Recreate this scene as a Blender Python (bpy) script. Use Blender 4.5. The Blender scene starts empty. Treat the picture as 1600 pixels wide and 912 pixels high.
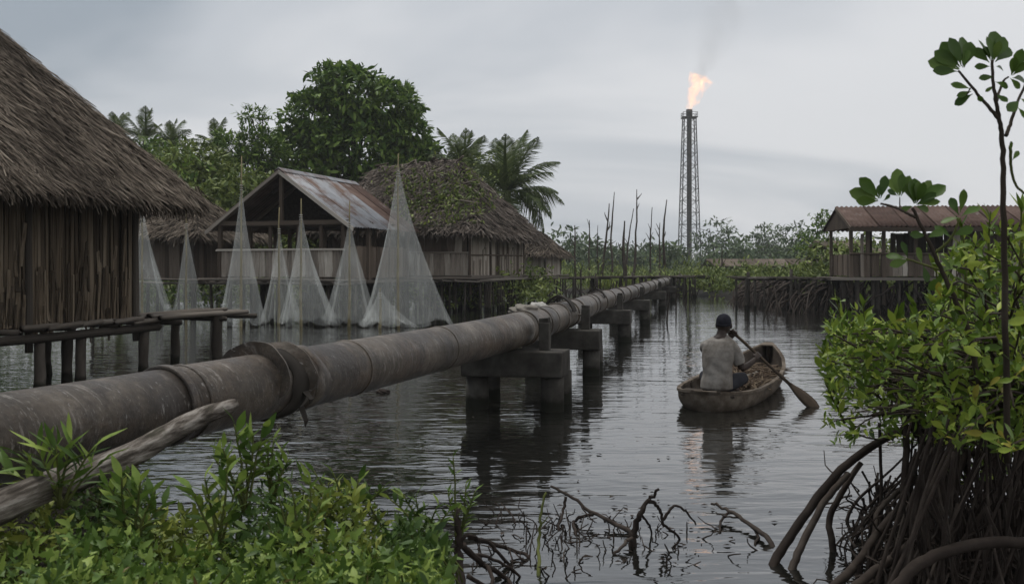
import bpy, bmesh, math, random
import numpy as np
from mathutils import Vector, Matrix, Euler
R = random.Random(7); G = np.random.default_rng(11)
scene = bpy.context.scene; COL = scene.collection
# ---------------------------------------------------------------- camera, sky, sun, exposure
F, CX, HY, H = 1555.6, 800.0, 416.0, 1.6          # focal length and horizon in photo pixels, eye height above the water
cd = bpy.data.cameras.new('camera'); cam = bpy.data.objects.new('camera', cd); COL.objects.link(cam)
cam.location = (0, 0, H); cam.rotation_euler = (math.pi/2, 0, 0)
cd.lens = 35.0; cd.sensor_width = 36; cd.shift_y = -0.025; cd.clip_end = 3000; cd.clip_start = 0.05
cd.dof.use_dof = True; cd.dof.focus_distance = 11.5; cd.dof.aperture_fstop = 7.0
scene.camera = cam
SUN_EL, SUN_AZ = math.radians(68), math.radians(-50)   # azimuth clockwise from +Y
w = bpy.data.worlds.new('World'); scene.world = w; w.use_nodes = True
nt = w.node_tree; nt.nodes.clear()
def nd(nt, t, ins=None, **kw):
    n = nt.nodes.new(t)
    for k, v in kw.items(): setattr(n, k, v)
    for k, v in (ins or {}).items():
        if isinstance(v, bpy.types.NodeSocket): nt.links.new(v, n.inputs[k])
        else: n.inputs[k].default_value = v
    return n
def ramp(nt, fac, stops, interp='LINEAR'):
    n = nt.nodes.new('ShaderNodeValToRGB'); n.color_ramp.interpolation = interp
    e = n.color_ramp.elements
    while len(e) < len(stops): e.new(0.5)
    for q, (p, c) in zip(e, stops):
        q.position = p; q.color = (c[0], c[1], c[2], 1) if not isinstance(c, (int, float)) else (c, c, c, 1)
    if fac is not None: nt.links.new(fac, n.inputs[0])
    return n.outputs[0]
def mth(nt, op, a, b=0.0, c=0.0, clamp=False):
    n = nt.nodes.new('ShaderNodeMath'); n.operation = op; n.use_clamp = clamp
    for i, v in enumerate((a, b, c)):
        if isinstance(v, bpy.types.NodeSocket): nt.links.new(v, n.inputs[i])
        else: n.inputs[i].default_value = v
    return n.outputs[0]
def mixc(nt, fac, a, b, blend='MIX'):
    n = nt.nodes.new('ShaderNodeMix'); n.data_type = 'RGBA'; n.blend_type = blend
    for i, v in ((0, fac), (6, a), (7, b)):
        if isinstance(v, bpy.types.NodeSocket): nt.links.new(v, n.inputs[i])
        elif i == 0: n.inputs[i].default_value = v
        else: n.inputs[i].default_value = (v[0], v[1], v[2], 1)
    return n.outputs[2]
sky = nd(nt, 'ShaderNodeTexSky', sky_type='NISHITA', sun_disc=False, sun_elevation=SUN_EL, sun_rotation=SUN_AZ, air_density=1.0, dust_density=4.0)
tc = nd(nt, 'ShaderNodeTexCoord')
sx = nd(nt, 'ShaderNodeSeparateXYZ', {0: tc.outputs['Generated']})
zz = mth(nt, 'ADD', mth(nt, 'MAXIMUM', sx.outputs[2], 0.0), 0.16)
cu = nd(nt, 'ShaderNodeCombineXYZ', {0: mth(nt, 'DIVIDE', sx.outputs[0], zz), 1: mth(nt, 'DIVIDE', sx.outputs[1], zz)})
mp = nd(nt, 'ShaderNodeMapping', {0: cu.outputs[0], 'Location': (1.3, 4.1, 0), 'Scale': (0.36, 0.46, 1)})
n1 = nd(nt, 'ShaderNodeTexNoise', {'Vector': mp.outputs[0], 'Scale': 1.0, 'Detail': 5.0, 'Roughness': 0.52, 'Distortion': 0.5})
side = mth(nt, 'MULTIPLY_ADD', sx.outputs[0], 0.52, -0.02)                 # the cloud is a little thinner to the east
dens = mth(nt, 'ADD', mth(nt, 'MULTIPLY_ADD', n1.outputs[0], 1.9, -0.46), side)
low = mth(nt, 'MULTIPLY', mth(nt, 'SUBTRACT', 0.45, mth(nt, 'MAXIMUM', sx.outputs[2], 0.0), clamp=True), 0.62)
dens = mth(nt, 'ADD', dens, low)
cl = ramp(nt, dens, [(0.24, (2.5, 2.9, 3.35)), (0.5, (4.5, 4.75, 5.1)), (0.80, (6.25, 6.32, 6.5))], 'EASE')
skyc = mixc(nt, 0.94, sky.outputs[0], cl)
bg = nd(nt, 'ShaderNodeBackground', {'Color': skyc, 'Strength': 0.1})
nt.links.new(bg.outputs[0], nd(nt, 'ShaderNodeOutputWorld').inputs[0])
sl = bpy.data.lights.new('sun', 'SUN'); so = bpy.data.objects.new('sun', sl); COL.objects.link(so)
sl.energy = 1.5; sl.angle = math.radians(30); sl.color = (1.0, 0.97, 0.92)
sd = Vector((math.sin(SUN_AZ)*math.cos(SUN_EL), math.cos(SUN_AZ)*math.cos(SUN_EL), math.sin(SUN_EL)))
so.rotation_euler = sd.to_track_quat('Z', 'Y').to_euler(); so.location = (0, 0, 40)
vs = scene.view_settings; vs.view_transform = 'Standard'; vs.look = 'None'; vs.exposure = 0.34; vs.gamma = 1.0; vs.use_curve_mapping = False
cy = scene.cycles
cy.max_bounces = 8; cy.diffuse_bounces = 2; cy.glossy_bounces = 3; cy.transmission_bounces = 4; cy.transparent_max_bounces = 24; cy.volume_bounces = 1
cy.use_denoising = True; cy.caustics_reflective = False; cy.caustics_refractive = False
cy.volume_step_rate = 1.0; cy.volume_max_steps = 128
# ---------------------------------------------------------------- helpers
def at(px, py, D): return Vector(((px-CX)/F*D, D, H-(py-HY)/F*D))
def onz(px, py, z=0.0):
    D = (H-z)*F/(py-HY); return at(px, py, D)
class MB:
    def __init__(s): s.v = []; s.f = []
    def add(s, vs, fs):
        b = len(s.v); s.v += [tuple(v) for v in vs]; s.f += [tuple(i+b for i in f) for f in fs]
    def box(s, c, size, M=None, j=0.0):
        M = M or Matrix.Identity(3); c = Vector(c); vs = []
        for x in (-.5, .5):
            for y in (-.5, .5):
                for z in (-.5, .5):
                    vs.append(c + M @ Vector((x*size[0]+R.uniform(-j, j), y*size[1]+R.uniform(-j, j), z*size[2]+R.uniform(-j, j))))
        s.add(vs, [(0, 1, 3, 2), (4, 6, 7, 5), (0, 4, 5, 1), (2, 3, 7, 6), (0, 2, 6, 4), (1, 5, 7, 3)])
    def tube(s, pts, radii, n=8, cap=True, wob=0.0):
        pts = [Vector(p) for p in pts]; m = len(pts)
        if isinstance(radii, (int, float)): radii = [radii]*m
        if len(radii) != m: radii = list(np.interp(np.linspace(0, 1, m), np.linspace(0, 1, len(radii)), radii))
        prev = None; rings = []; b = len(s.v)
        for i, p in enumerate(pts):
            t = (pts[min(i+1, m-1)]-pts[max(i-1, 0)])
            t = t.normalized() if t.length > 1e-9 else Vector((0, 0, 1))
            if prev is None:
                a = Vector((0, 0, 1)) if abs(t.z) < .9 else Vector((1, 0, 0)); prev = t.cross(a).normalized()
            prev = (prev - t*prev.dot(t)).normalized(); q = t.cross(prev)
            for k in range(n):
                an = 2*math.pi*k/n; rr = radii[i]*(1+R.uniform(-wob, wob))
                s.v.append(tuple(p + (prev*math.cos(an)+q*math.sin(an))*rr))
        for i in range(m-1):
            for k in range(n):
                s.f.append((b+i*n+k, b+i*n+(k+1) % n, b+(i+1)*n+(k+1) % n, b+(i+1)*n+k))
        if cap:
            s.f.append(tuple(b+k for k in range(n-1, -1, -1))); s.f.append(tuple(b+(m-1)*n+k for k in range(n)))
    def loft(s, rings, cap=True, closed=True):
        b = len(s.v); n = len(rings[0])
        for r in rings: s.v += [tuple(p) for p in r]
        for i in range(len(rings)-1):
            for k in range(n if closed else n-1):
                s.f.append((b+i*n+k, b+i*n+(k+1) % n, b+(i+1)*n+(k+1) % n, b+(i+1)*n+k))
        if cap:
            s.f.append(tuple(b+k for k in range(n-1, -1, -1))); s.f.append(tuple(b+(len(rings)-1)*n+k for k in range(n)))
    def mesh(s, name, o=Vector((0, 0, 0)), smooth=False):
        me = bpy.data.meshes.new(name)
        me.from_pydata([(v[0]-o.x, v[1]-o.y, v[2]-o.z) for v in s.v], [], s.f)
        if smooth: me.polygons.foreach_set('use_smooth', [True]*len(me.polygons))
        me.update(); return me
    def build(s, name, m, parent=None, smooth=False, origin=None, kind=None, label=None):
        o = Vector(origin) if origin is not None else (org(parent) if parent else Vector((0, 0, 0)))
        me = s.mesh(name, o, smooth)
        ob = link(name, me, m, parent)
        ob.location = o - org(parent) if parent else o
        if kind: ob['kind'] = kind
        if label: ob['label'] = label
        return ob
def org(p):
    o = Vector((0, 0, 0))
    while p is not None: o = o + Vector(p.location); p = p.parent
    return o
def link(name, me, m, parent=None):
    if m is not None and not me.materials: me.materials.append(m)
    ob = bpy.data.objects.new(name, me); COL.objects.link(ob)
    if parent: ob.parent = parent
    return ob
def inst(name, me, parent, loc, rot=(0, 0, 0), sc=(1, 1, 1)):
    ob = bpy.data.objects.new(name, me); COL.objects.link(ob); ob.parent = parent
    ob.location = Vector(loc) - org(parent)
    if isinstance(rot, Matrix): ob.rotation_euler = rot.to_euler()
    else: ob.rotation_euler = rot
    ob.scale = sc if not isinstance(sc, (int, float)) else (sc,)*3
    return ob
def thing(name, label, cat, loc, group=None):
    o = bpy.data.objects.new(name, None); COL.objects.link(o); o.location = Vector(loc); o.empty_display_size = .2
    return tag(o, label, cat, group)
def tag(o, label, cat, group=None):
    o['label'] = label; o['category'] = cat
    if group: o['group'] = group
    return o
def npmesh(name, V, FI, nper, smooth=False):
    """V (n,3) verts, FI (k,nper) faces -> mesh"""
    me = bpy.data.meshes.new(name); V = np.asarray(V, dtype=np.float32); FI = np.asarray(FI, dtype=np.int32)
    me.vertices.add(len(V)); me.vertices.foreach_set('co', V.ravel())
    me.loops.add(FI.size); me.loops.foreach_set('vertex_index', FI.ravel())
    me.polygons.add(len(FI)); me.polygons.foreach_set('loop_start', np.arange(0, FI.size, nper, dtype=np.int32))
    me.update(calc_edges=True)
    if smooth: me.polygons.foreach_set('use_smooth', np.ones(len(FI), dtype=bool))
    return me
def spline(pts, n=6):
    P = [Vector(p) for p in pts]; out = []
    for i in range(len(P)-1):
        p0, p1, p2, p3 = P[max(i-1, 0)], P[i], P[i+1], P[min(i+2, len(P)-1)]
        for k in range(n):
            t = k/n; out.append(.5*((2*p1)+(p2-p0)*t+(2*p0-5*p1+4*p2-p3)*t*t+(3*p1-p0-3*p2+p3)*t**3))
    out.append(P[-1]); return out
def wiggle(a, b, n, amp, sag=0.0):
    a, b = Vector(a), Vector(b); L = (b-a).length; out = []
    o = Vector((0, 0, 0))
    for i in range(n+1):
        t = i/n
        o = o + Vector((R.gauss(0, 1), R.gauss(0, 1), R.gauss(0, 1)))*amp*L/n
        out.append(a.lerp(b, t) + o*math.sin(math.pi*t) - Vector((0, 0, sag*L*4*t*(1-t))))
    return out
def frame(zaxis, up=Vector((0, 0, 1)), roll=0.0):
    z = Vector(zaxis).normalized(); x = up.cross(z)
    if x.length < 1e-4: x = Vector((1, 0, 0)).cross(z)
    x.normalize(); y = z.cross(x)
    M = Matrix((x, y, z)).transposed()
    return M @ Matrix.Rotation(roll, 3, 'Z') if roll else M
# ---------------------------------------------------------------- materials
def mat(name, stops, scale=(4, 4, 4), detail=6, rough=.85, rand=.4, bump=.3, bdist=.01, metal=0.0, trans=0.0, spec=.07, rough2=.6, stain=None, coords='Object', wet=False):
    m = bpy.data.materials.new(name); m.use_nodes = True; nt = m.node_tree; nt.nodes.clear()
    tc = nd(nt, 'ShaderNodeTexCoord'); oi = nd(nt, 'ShaderNodeObjectInfo'); ge = nd(nt, 'ShaderNodeNewGeometry')
    src = tc.outputs['Object'] if coords == 'Object' else ge.outputs['Position']
    off = nd(nt, 'ShaderNodeCombineXYZ', {0: mth(nt, 'MULTIPLY', oi.outputs['Random'], 37.0), 1: mth(nt, 'MULTIPLY', oi.outputs['Random'], 91.0), 2: mth(nt, 'MULTIPLY', oi.outputs['Random'], 53.0)})
    mp = nd(nt, 'ShaderNodeMapping', {0: src, 'Location': off.outputs[0] if coords == 'Object' else (0, 0, 0), 'Scale': scale})
    no = nd(nt, 'ShaderNodeTexNoise', {'Vector': mp.outputs[0], 'Scale': 1.0, 'Detail': float(detail), 'Roughness': rough2})
    rnd = mth(nt, 'FRACT', mth(nt, 'ADD', oi.outputs['Random'], ge.outputs['Random Per Island']))
    fac = mth(nt, 'ADD', mth(nt, 'MULTIPLY', mth(nt, 'MULTIPLY_ADD', no.outputs[0], 1.6, -0.3), 1-rand), mth(nt, 'MULTIPLY', rnd, rand), clamp=True)
    col = ramp(nt, fac, stops)
    if stain:                                   # (colour, scale, threshold, softness, amount)
        sc, ss, th, sf, amt = stain
        n2 = nd(nt, 'ShaderNodeTexNoise', {'Vector': src, 'Scale': ss, 'Detail': 7.0, 'Roughness': .65})
        f2 = mth(nt, 'MULTIPLY', mth(nt, 'DIVIDE', mth(nt, 'SUBTRACT', n2.outputs[0], th), sf, clamp=True), amt, clamp=True)
        col = mixc(nt, f2, col, sc)
    if wet:                                     # tide mark: slime and damp up to a hand's breadth above the water
        pz_ = nd(nt, 'ShaderNodeSeparateXYZ', {0: ge.outputs['Position']}).outputs[2]
        wn = nd(nt, 'ShaderNodeTexNoise', {'Vector': ge.outputs['Position'], 'Scale': 6.0, 'Detail': 4.0}).outputs[0]
        wf = mth(nt, 'DIVIDE', mth(nt, 'SUBTRACT', mth(nt, 'MULTIPLY_ADD', wn, .22, .06), pz_), .06, clamp=True)
        col = mixc(nt, mth(nt, 'MULTIPLY', wf, .85), col, (.014, .015, .010))
    ins = {'Base Color': col, 'Roughness': rough, 'Metallic': metal, 'Specular IOR Level': spec}
    p = nd(nt, 'ShaderNodeBsdfPrincipled', ins)
    if bump:
        b = nd(nt, 'ShaderNodeBump', {'Strength': bump, 'Distance': bdist, 'Height': no.outputs[0]}); nt.links.new(b.outputs[0], p.inputs['Normal'])
    out = p.outputs[0]
    if trans:
        tr = nd(nt, 'ShaderNodeBsdfTranslucent', {'Color': col}); mx = nd(nt, 'ShaderNodeMixShader', {0: trans, 1: out, 2: tr.outputs[0]}); out = mx.outputs[0]
    nt.links.new(out, nd(nt, 'ShaderNodeOutputMaterial').inputs[0]); return m
M = {}
M['thatch'] = mat('thatch', [(0, (0.0402, 0.0322, 0.0251)), (0.35, (0.1027, 0.0821, 0.0642)), (0.7, (0.1964, 0.1607, 0.125)), (1, (0.3392, 0.2902, 0.2321))], (6, 6, 6), rand=.72, rough=.9, bump=0, stain=((.035, .028, .022), .8, .5, .14, .6))
M['thatch_base_and_shade'] = mat('thatch_base_and_shade', [(0, (0.01, 0.008, 0.006)), (1, (0.045, 0.0375, 0.029))], (14, 14, 14), rand=0, bump=.6, bdist=.05)  # thatch underlay; its near-black also paints interior shade on panels
M['old_thatch'] = mat('old_thatch', [(0, (0.0428, 0.0354, 0.03)), (0.4, (0.1124, 0.0909, 0.0749)), (0.75, (0.2032, 0.1711, 0.1445)), (1, (0.3636, 0.3209, 0.2672))], (1.4, 1.4, 1.4), rand=.6, bump=0, stain=((.03, .028, .018), .7, .5, .14, .6))
M['slat'] = mat('bamboo_slat', [(0, (0.016, 0.013, 0.01)), (0.28, (0.055, 0.043, 0.031)), (0.58, (0.14, 0.108, 0.075)), (0.85, (0.25, 0.205, 0.15)), (1, (0.38, 0.325, 0.25))], (2.2, 2.2, 2.0), rand=.5, rough=.8, bump=.35, stain=((.035, .026, .02), 2.0, .5, .22, .75))
M['grey_board'] = mat('grey_board', [(0, (0.0996, 0.083, 0.0664)), (0.4, (0.2823, 0.2406, 0.1992)), (0.75, (0.498, 0.4482, 0.3819)), (1, (0.7637, 0.7139, 0.639))], (2.5, 2.5, 1.2), rand=.5, bump=.3, stain=((.045, .038, .032), 1.3, .52, .25, .6))
M['brown_board'] = mat('brown_board', [(0, (0.0328, 0.0252, 0.0196)), (0.5, (0.103, 0.0796, 0.0608)), (1, (0.2246, 0.1825, 0.1451))], (2.5, 2.5, 1.2), rand=.5, bump=.3)
M['pile'] = mat('pile_wood', [(0, (0.0185, 0.016, 0.0134)), (0.5, (0.0588, 0.0504, 0.042)), (1, (0.1428, 0.126, 0.105))], (7, 7, 1.6), rand=.4, bump=.5, wet=True)
M['root'] = mat('root_bark', [(0, (0.0154, 0.012, 0.0102)), (0.5, (0.047, 0.0368, 0.0307)), (1, (0.111, 0.0922, 0.0768))], (9, 9, 9), rand=.4, bump=.5)
M['bark'] = mat('bark', [(0, (0.021, 0.0168, 0.0133)), (0.5, (0.0595, 0.0469, 0.0364)), (1, (0.14, 0.119, 0.098))], (9, 9, 3), rand=.3, bump=.6)
M['log'] = mat('weathered_log', [(0, (0.022, 0.018, 0.014)), (0.33, (0.06, 0.05, 0.041)), (0.5, (0.15, 0.13, 0.11)), (0.64, (0.27, 0.245, 0.215)), (1, (0.42, 0.39, 0.35))], (30, 2.2, 34), rand=0, bump=1.0, bdist=.02, stain=((.05, .055, .03), 3.5, .55, .15, .6))
M['jetty'] = mat('jetty_wood', [(0, (0.0446, 0.0374, 0.0312)), (0.5, (0.125, 0.1072, 0.0893)), (1, (0.2857, 0.259, 0.2232))], (3, 3, 2), rand=.5, bump=.4)
M['concrete'] = mat('concrete', [(0, (0.0211, 0.0192, 0.0168)), (0.45, (0.0561, 0.0514, 0.0449)), (1, (0.1169, 0.1099, 0.0959))], (5, 5, 5), rand=.15, bump=.35, stain=((.028, .025, .021), 2.6, .5, .2, .8), wet=True)
M['tin'] = mat('tin_sheet', [(0, (0.17, 0.1742, 0.1828)), (0.5, (0.306, 0.3145, 0.3273)), (1, (0.4421, 0.4505, 0.4675))], (2, 2, 2), rand=.35, rough=.5, bump=.05, metal=.25, stain=((.13, .075, .052), 1.1, .46, .16, .95))
M['rusty_tin'] = mat('rusty_tin', [(0, (0.035, 0.023, 0.019)), (0.5, (0.095, 0.06, 0.048)), (0.8, (0.16, 0.11, 0.09)), (1, (0.28, 0.235, 0.21))], (1.6, 1.6, 4), rand=.4, rough=.7, bump=.1, stain=((.30, .28, .27), 1.5, .6, .15, .6))
M['steel'] = mat('dark_steel', [(0, (0.021, 0.0182, 0.0154)), (1, (0.0595, 0.0525, 0.0455))], (1, 1, 1), rand=.2, bump=0)
M['mud'] = mat('mud', [(0, (0.0072, 0.006, 0.0048)), (0.5, (0.021, 0.0174, 0.0132)), (1, (0.045, 0.0384, 0.0288))], (1.5, 1.5, 1.5), rand=0, rough=.6, bump=.8, bdist=.06)
M['soil'] = mat('marsh_soil', [(0, (.018, .022, .010)), (.5, (.04, .045, .02)), (1, (.085, .085, .04))], (.5, .5, .5), rand=0, bump=.6, bdist=.1)
def leafm(name, c0, c1, c2, trans=.2, rough=.45, scale=2.0):
    return mat(name, [(0, c0), (.5, c1), (1, c2)], (scale,)*3, 2, rand=.75, rough=rough, bump=0, trans=trans, spec=.2)
M['leaf_mango'] = leafm('leaf_mango', (0.0248, 0.058, 0.011), (0.0897, 0.1587, 0.0276), (0.2622, 0.3588, 0.0759), scale=.35)
M['leaf_palm'] = leafm('leaf_palm', (0.0375, 0.0562, 0.0175), (0.0813, 0.1125, 0.035), (0.1875, 0.225, 0.0875))
M['leaf_scrub'] = leafm('leaf_scrub', (0.0372, 0.0624, 0.0149), (0.1263, 0.1708, 0.0386), (0.297, 0.3416, 0.0891), scale=.3)
M['leaf_far'] = leafm('leaf_far', (0.0264, 0.0528, 0.0231), (0.0627, 0.1023, 0.0396), (0.1403, 0.1898, 0.0743), scale=.1)
M['leaf_mangrove'] = leafm('leaf_mangrove', (0.0352, 0.0705, 0.0096), (0.1409, 0.221, 0.0288), (0.4644, 0.5366, 0.0881), rough=.35)
M['leaf_sapling'] = leafm('leaf_sapling', (.030, .066, .012), (.075, .135, .022), (.15, .22, .05), rough=.35)
M['leaf_weed'] = leafm('leaf_weed', (0.0293, 0.0615, 0.0132), (0.12, 0.1976, 0.0381), (0.366, 0.4538, 0.1025))
M['leaf_yellow'] = leafm('leaf_yellow', (.16, .14, .02), (.30, .27, .04), (.42, .36, .08))
M['leaf_weed_pale'] = leafm('leaf_weed_pale', (.06, .085, .014), (.15, .20, .035), (.36, .38, .08))
M['leaf_weed_dark'] = leafm('leaf_weed_dark', (0.0207, 0.046, 0.0103), (0.0633, 0.115, 0.0253), (0.161, 0.23, 0.0633))
M['leaf_dry'] = leafm('leaf_dry', (.07, .045, .02), (.17, .12, .05), (.30, .25, .11), trans=.1)
M['stem'] = mat('green_stem', [(0, (.05, .065, .02)), (1, (.14, .15, .05))], (6, 6, 6), rand=.4, bump=0)
M['net_pole'] = mat('net_pole', [(0, (.10, .085, .045)), (.5, (.24, .20, .11)), (1, (.42, .37, .23))], (4, 4, 2), rand=.2, bump=.2)
M['hull'] = mat('boat_hull', [(0, (0.035, 0.027, 0.02)), (0.4, (0.105, 0.083, 0.063)), (0.8, (0.2, 0.168, 0.135)), (1, (0.29, 0.255, 0.21))], (9, 2.0, 9), rand=.1, bump=.35, stain=((.06, .05, .042), 3, .55, .2, .7))
M['hull_in'] = mat('boat_inside', [(0, (0.03, 0.024, 0.0192)), (0.5, (0.078, 0.063, 0.051)), (1, (0.162, 0.132, 0.108))], (8, 3, 8), rand=.2, bump=.4)
M['brush'] = mat('brushwood', [(0, (0.0375, 0.0263, 0.018)), (0.5, (0.105, 0.075, 0.0525)), (1, (0.2475, 0.195, 0.135))], (6, 6, 6), rand=.7, bump=0)
M['paddle'] = mat('paddle_wood', [(0, (0.0315, 0.0224, 0.0154)), (1, (0.105, 0.0805, 0.0595))], (9, 9, 2), rand=.2, bump=.3)
M['skin'] = mat('skin', [(0, (.022, .014, .010)), (1, (.045, .029, .021))], (12, 12, 12), rand=0, rough=.5, bump=.1, spec=.25)
M['shirt'] = mat('shirt_cloth', [(0, (0.1615, 0.1445, 0.1275)), (0.5, (0.255, 0.2338, 0.2082)), (1, (0.3485, 0.3272, 0.2975))], (6, 6, 6), rand=0, bump=.5, bdist=.03, stain=((.10, .084, .068), 4.5, .44, .2, .75))
M['shorts'] = mat('shorts_cloth', [(0, (.02, .021, .026)), (1, (.055, .055, .062))], (8, 8, 8), rand=0, bump=.3)
M['cap'] = mat('cap_cloth', [(0, (.012, .012, .017)), (1, (.030, .030, .038))], (20, 20, 20), rand=0, bump=.2)
M['sack'] = mat('sack_cloth', [(0, (0.108, 0.096, 0.078)), (1, (0.3, 0.276, 0.24))], (8, 8, 8), rand=0, bump=.4)
M['white_cloth'] = mat('white_cloth', [(0, (.30, .29, .26)), (1, (.52, .50, .46))], (3, 3, 3), rand=.2, bump=.2)
# pipe: dull brown-grey steel with rust patches, scratches and a darker grimy coat in places
def pipe_mat():
    m = bpy.data.materials.new('old_pipe'); m.use_nodes = True; nt = m.node_tree; nt.nodes.clear()
    ge = nd(nt, 'ShaderNodeNewGeometry'); pos = ge.outputs['Position']
    def nz(scale, detail=6, rough=.6, mscale=None, dist=0.0):
        v = pos
        if mscale: v = nd(nt, 'ShaderNodeMapping', {0: pos, 'Scale': mscale, 'Rotation': (0, 0, .29)}).outputs[0]
        return nd(nt, 'ShaderNodeTexNoise', {'Vector': v, 'Scale': scale, 'Detail': float(detail), 'Roughness': rough, 'Distortion': dist}).outputs[0]
    base = ramp(nt, nz(3.0, 8, .65), [(.3, (.038, .030, .022)), (.5, (.088, .071, .054)), (.7, (.175, .148, .118))])
    rust = mth(nt, 'DIVIDE', mth(nt, 'SUBTRACT', nz(2.1, 8, .7), .50), .12, clamp=True)
    c = mixc(nt, mth(nt, 'MULTIPLY', rust, .7), base, (.105, .075, .053))
    pale = mth(nt, 'DIVIDE', mth(nt, 'SUBTRACT', nz(5.0, 8, .75, (1, 5, 1), .8), .56), .07, clamp=True)
    c = mixc(nt, mth(nt, 'MULTIPLY', pale, .5), c, (.34, .31, .275))
    grime = mth(nt, 'DIVIDE', mth(nt, 'SUBTRACT', nz(1.6, 7, .68), .47), .10, clamp=True)
    c = mixc(nt, mth(nt, 'MULTIPLY', grime, .78), c, (.04, .034, .03))
    scr = mth(nt, 'DIVIDE', mth(nt, 'SUBTRACT', nz(7.0, 6, .75, (.7, 6, 1.6), 1.5), .60), .05, clamp=True)
    c = mixc(nt, mth(nt, 'MULTIPLY', scr, .5), c, (.42, .40, .37))
    fine = nz(40, 4, .7)
    c = mixc(nt, .35, c, mixc(nt, 1.0, c, ramp(nt, fine, [(.3, .45), (.7, 1.7)]), 'MULTIPLY'))
    p = nd(nt, 'ShaderNodeBsdfPrincipled', {'Base Color': c, 'Roughness': mth(nt, 'MULTIPLY_ADD', nz(9), .4, .28), 'Metallic': .0, 'Specular IOR Level': .3})
    b = nd(nt, 'ShaderNodeBump', {'Strength': .8, 'Distance': .010, 'Height': mth(nt, 'ADD', nz(14, 8, .7), mth(nt, 'MULTIPLY', rust, .5))})
    nt.links.new(b.outputs[0], p.inputs['Normal'])
    nt.links.new(p.outputs[0], nd(nt, 'ShaderNodeOutputMaterial').inputs[0]); return m
M['pipe'] = pipe_mat()
def water_mat():
    m = bpy.data.materials.new('creek_water'); m.use_nodes = True; nt = m.node_tree; nt.nodes.clear()
    pos = nd(nt, 'ShaderNodeNewGeometry').outputs['Position']
    def nz(scale, mscale, detail=3, dist=.4, rot=0.0, rough=.5):
        v = nd(nt, 'ShaderNodeMapping', {0: pos, 'Scale': mscale, 'Rotation': (0, 0, rot)}).outputs[0]
        return nd(nt, 'ShaderNodeTexNoise', {'Vector': v, 'Scale': scale, 'Detail': float(detail), 'Roughness': rough, 'Distortion': dist}).outputs[0]
    a = nz(1.0, (1.15, 3.6, 1), 2, .6, .05); b = nz(1.0, (3.2, 8.5, 1), 2, .5, -.12); c = nz(1.0, (.35, .9, 1), 2, .3, .1)
    calm = mth(nt, 'MULTIPLY_ADD', nz(1.0, (.12, .30, 1), 3, .5, .2), 1.7, -.25, clamp=True)
    h = mth(nt, 'ADD', mth(nt, 'MULTIPLY', a, .0135), mth(nt, 'MULTIPLY', b, .0058))
    h = mth(nt, 'ADD', mth(nt, 'MULTIPLY', h, mth(nt, 'MULTIPLY_ADD', calm, .95, .22)), mth(nt, 'MULTIPLY', c, .014))
    p = nd(nt, 'ShaderNodeBsdfPrincipled', {'Base Color': (.012, .012, .010, 1), 'Roughness': .012, 'IOR': 2.2, 'Specular IOR Level': .5})
    bp = nd(nt, 'ShaderNodeBump', {'Strength': 1.0, 'Distance': 1.0, 'Height': h}); nt.links.new(bp.outputs[0], p.inputs['Normal'])
    nt.links.new(p.outputs[0], nd(nt, 'ShaderNodeOutputMaterial').inputs[0]); return m
M['water'] = water_mat()
def net_mat():
    m = bpy.data.materials.new('nylon_net'); m.use_nodes = True; nt = m.node_tree; nt.nodes.clear()
    tc = nd(nt, 'ShaderNodeTexCoord'); oi = nd(nt, 'ShaderNodeObjectInfo')
    off = nd(nt, 'ShaderNodeCombineXYZ', {0: mth(nt, 'MULTIPLY', oi.outputs['Random'], 37.0), 2: mth(nt, 'MULTIPLY', oi.outputs['Random'], 17.0)})
    def nz(mscale, detail=4):
        v = nd(nt, 'ShaderNodeMapping', {0: tc.outputs['Object'], 'Scale': mscale, 'Location': off.outputs[0]}).outputs[0]
        return nd(nt, 'ShaderNodeTexNoise', {'Vector': v, 'Scale': 1.0, 'Detail': float(detail), 'Roughness': .6}).outputs[0]
    s = mth(nt, 'ADD', mth(nt, 'MULTIPLY', nz((9, 9, .35), 3), .38), mth(nt, 'MULTIPLY', nz((1.1, 1.1, .8), 5), .72))
    a = ramp(nt, s, [(.32, .11), (.6, .165), (.86, .42)])
    d = nd(nt, 'ShaderNodeBsdfDiffuse', {'Color': (.86, .88, .84, 1)}); t = nd(nt, 'ShaderNodeBsdfTranslucent', {'Color': (.86, .88, .84, 1)})
    dt = nd(nt, 'ShaderNodeMixShader', {0: .45, 1: d.outputs[0], 2: t.outputs[0]})
    tr = nd(nt, 'ShaderNodeBsdfTransparent')
    mx = nd(nt, 'ShaderNodeMixShader', {0: a, 1: tr.outputs[0], 2: dt.outputs[0]})
    nt.links.new(mx.outputs[0], nd(nt, 'ShaderNodeOutputMaterial').inputs[0]); return m
M['net'] = net_mat()
M['hem'] = net_mat(); M['hem'].name = 'wet_net'
for n_ in M['hem'].node_tree.nodes:
    if n_.type == 'VALTORGB':
        for e_, v_ in zip(n_.color_ramp.elements, (.0, .35, .8)): e_.color = (v_, v_, v_, 1)
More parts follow.
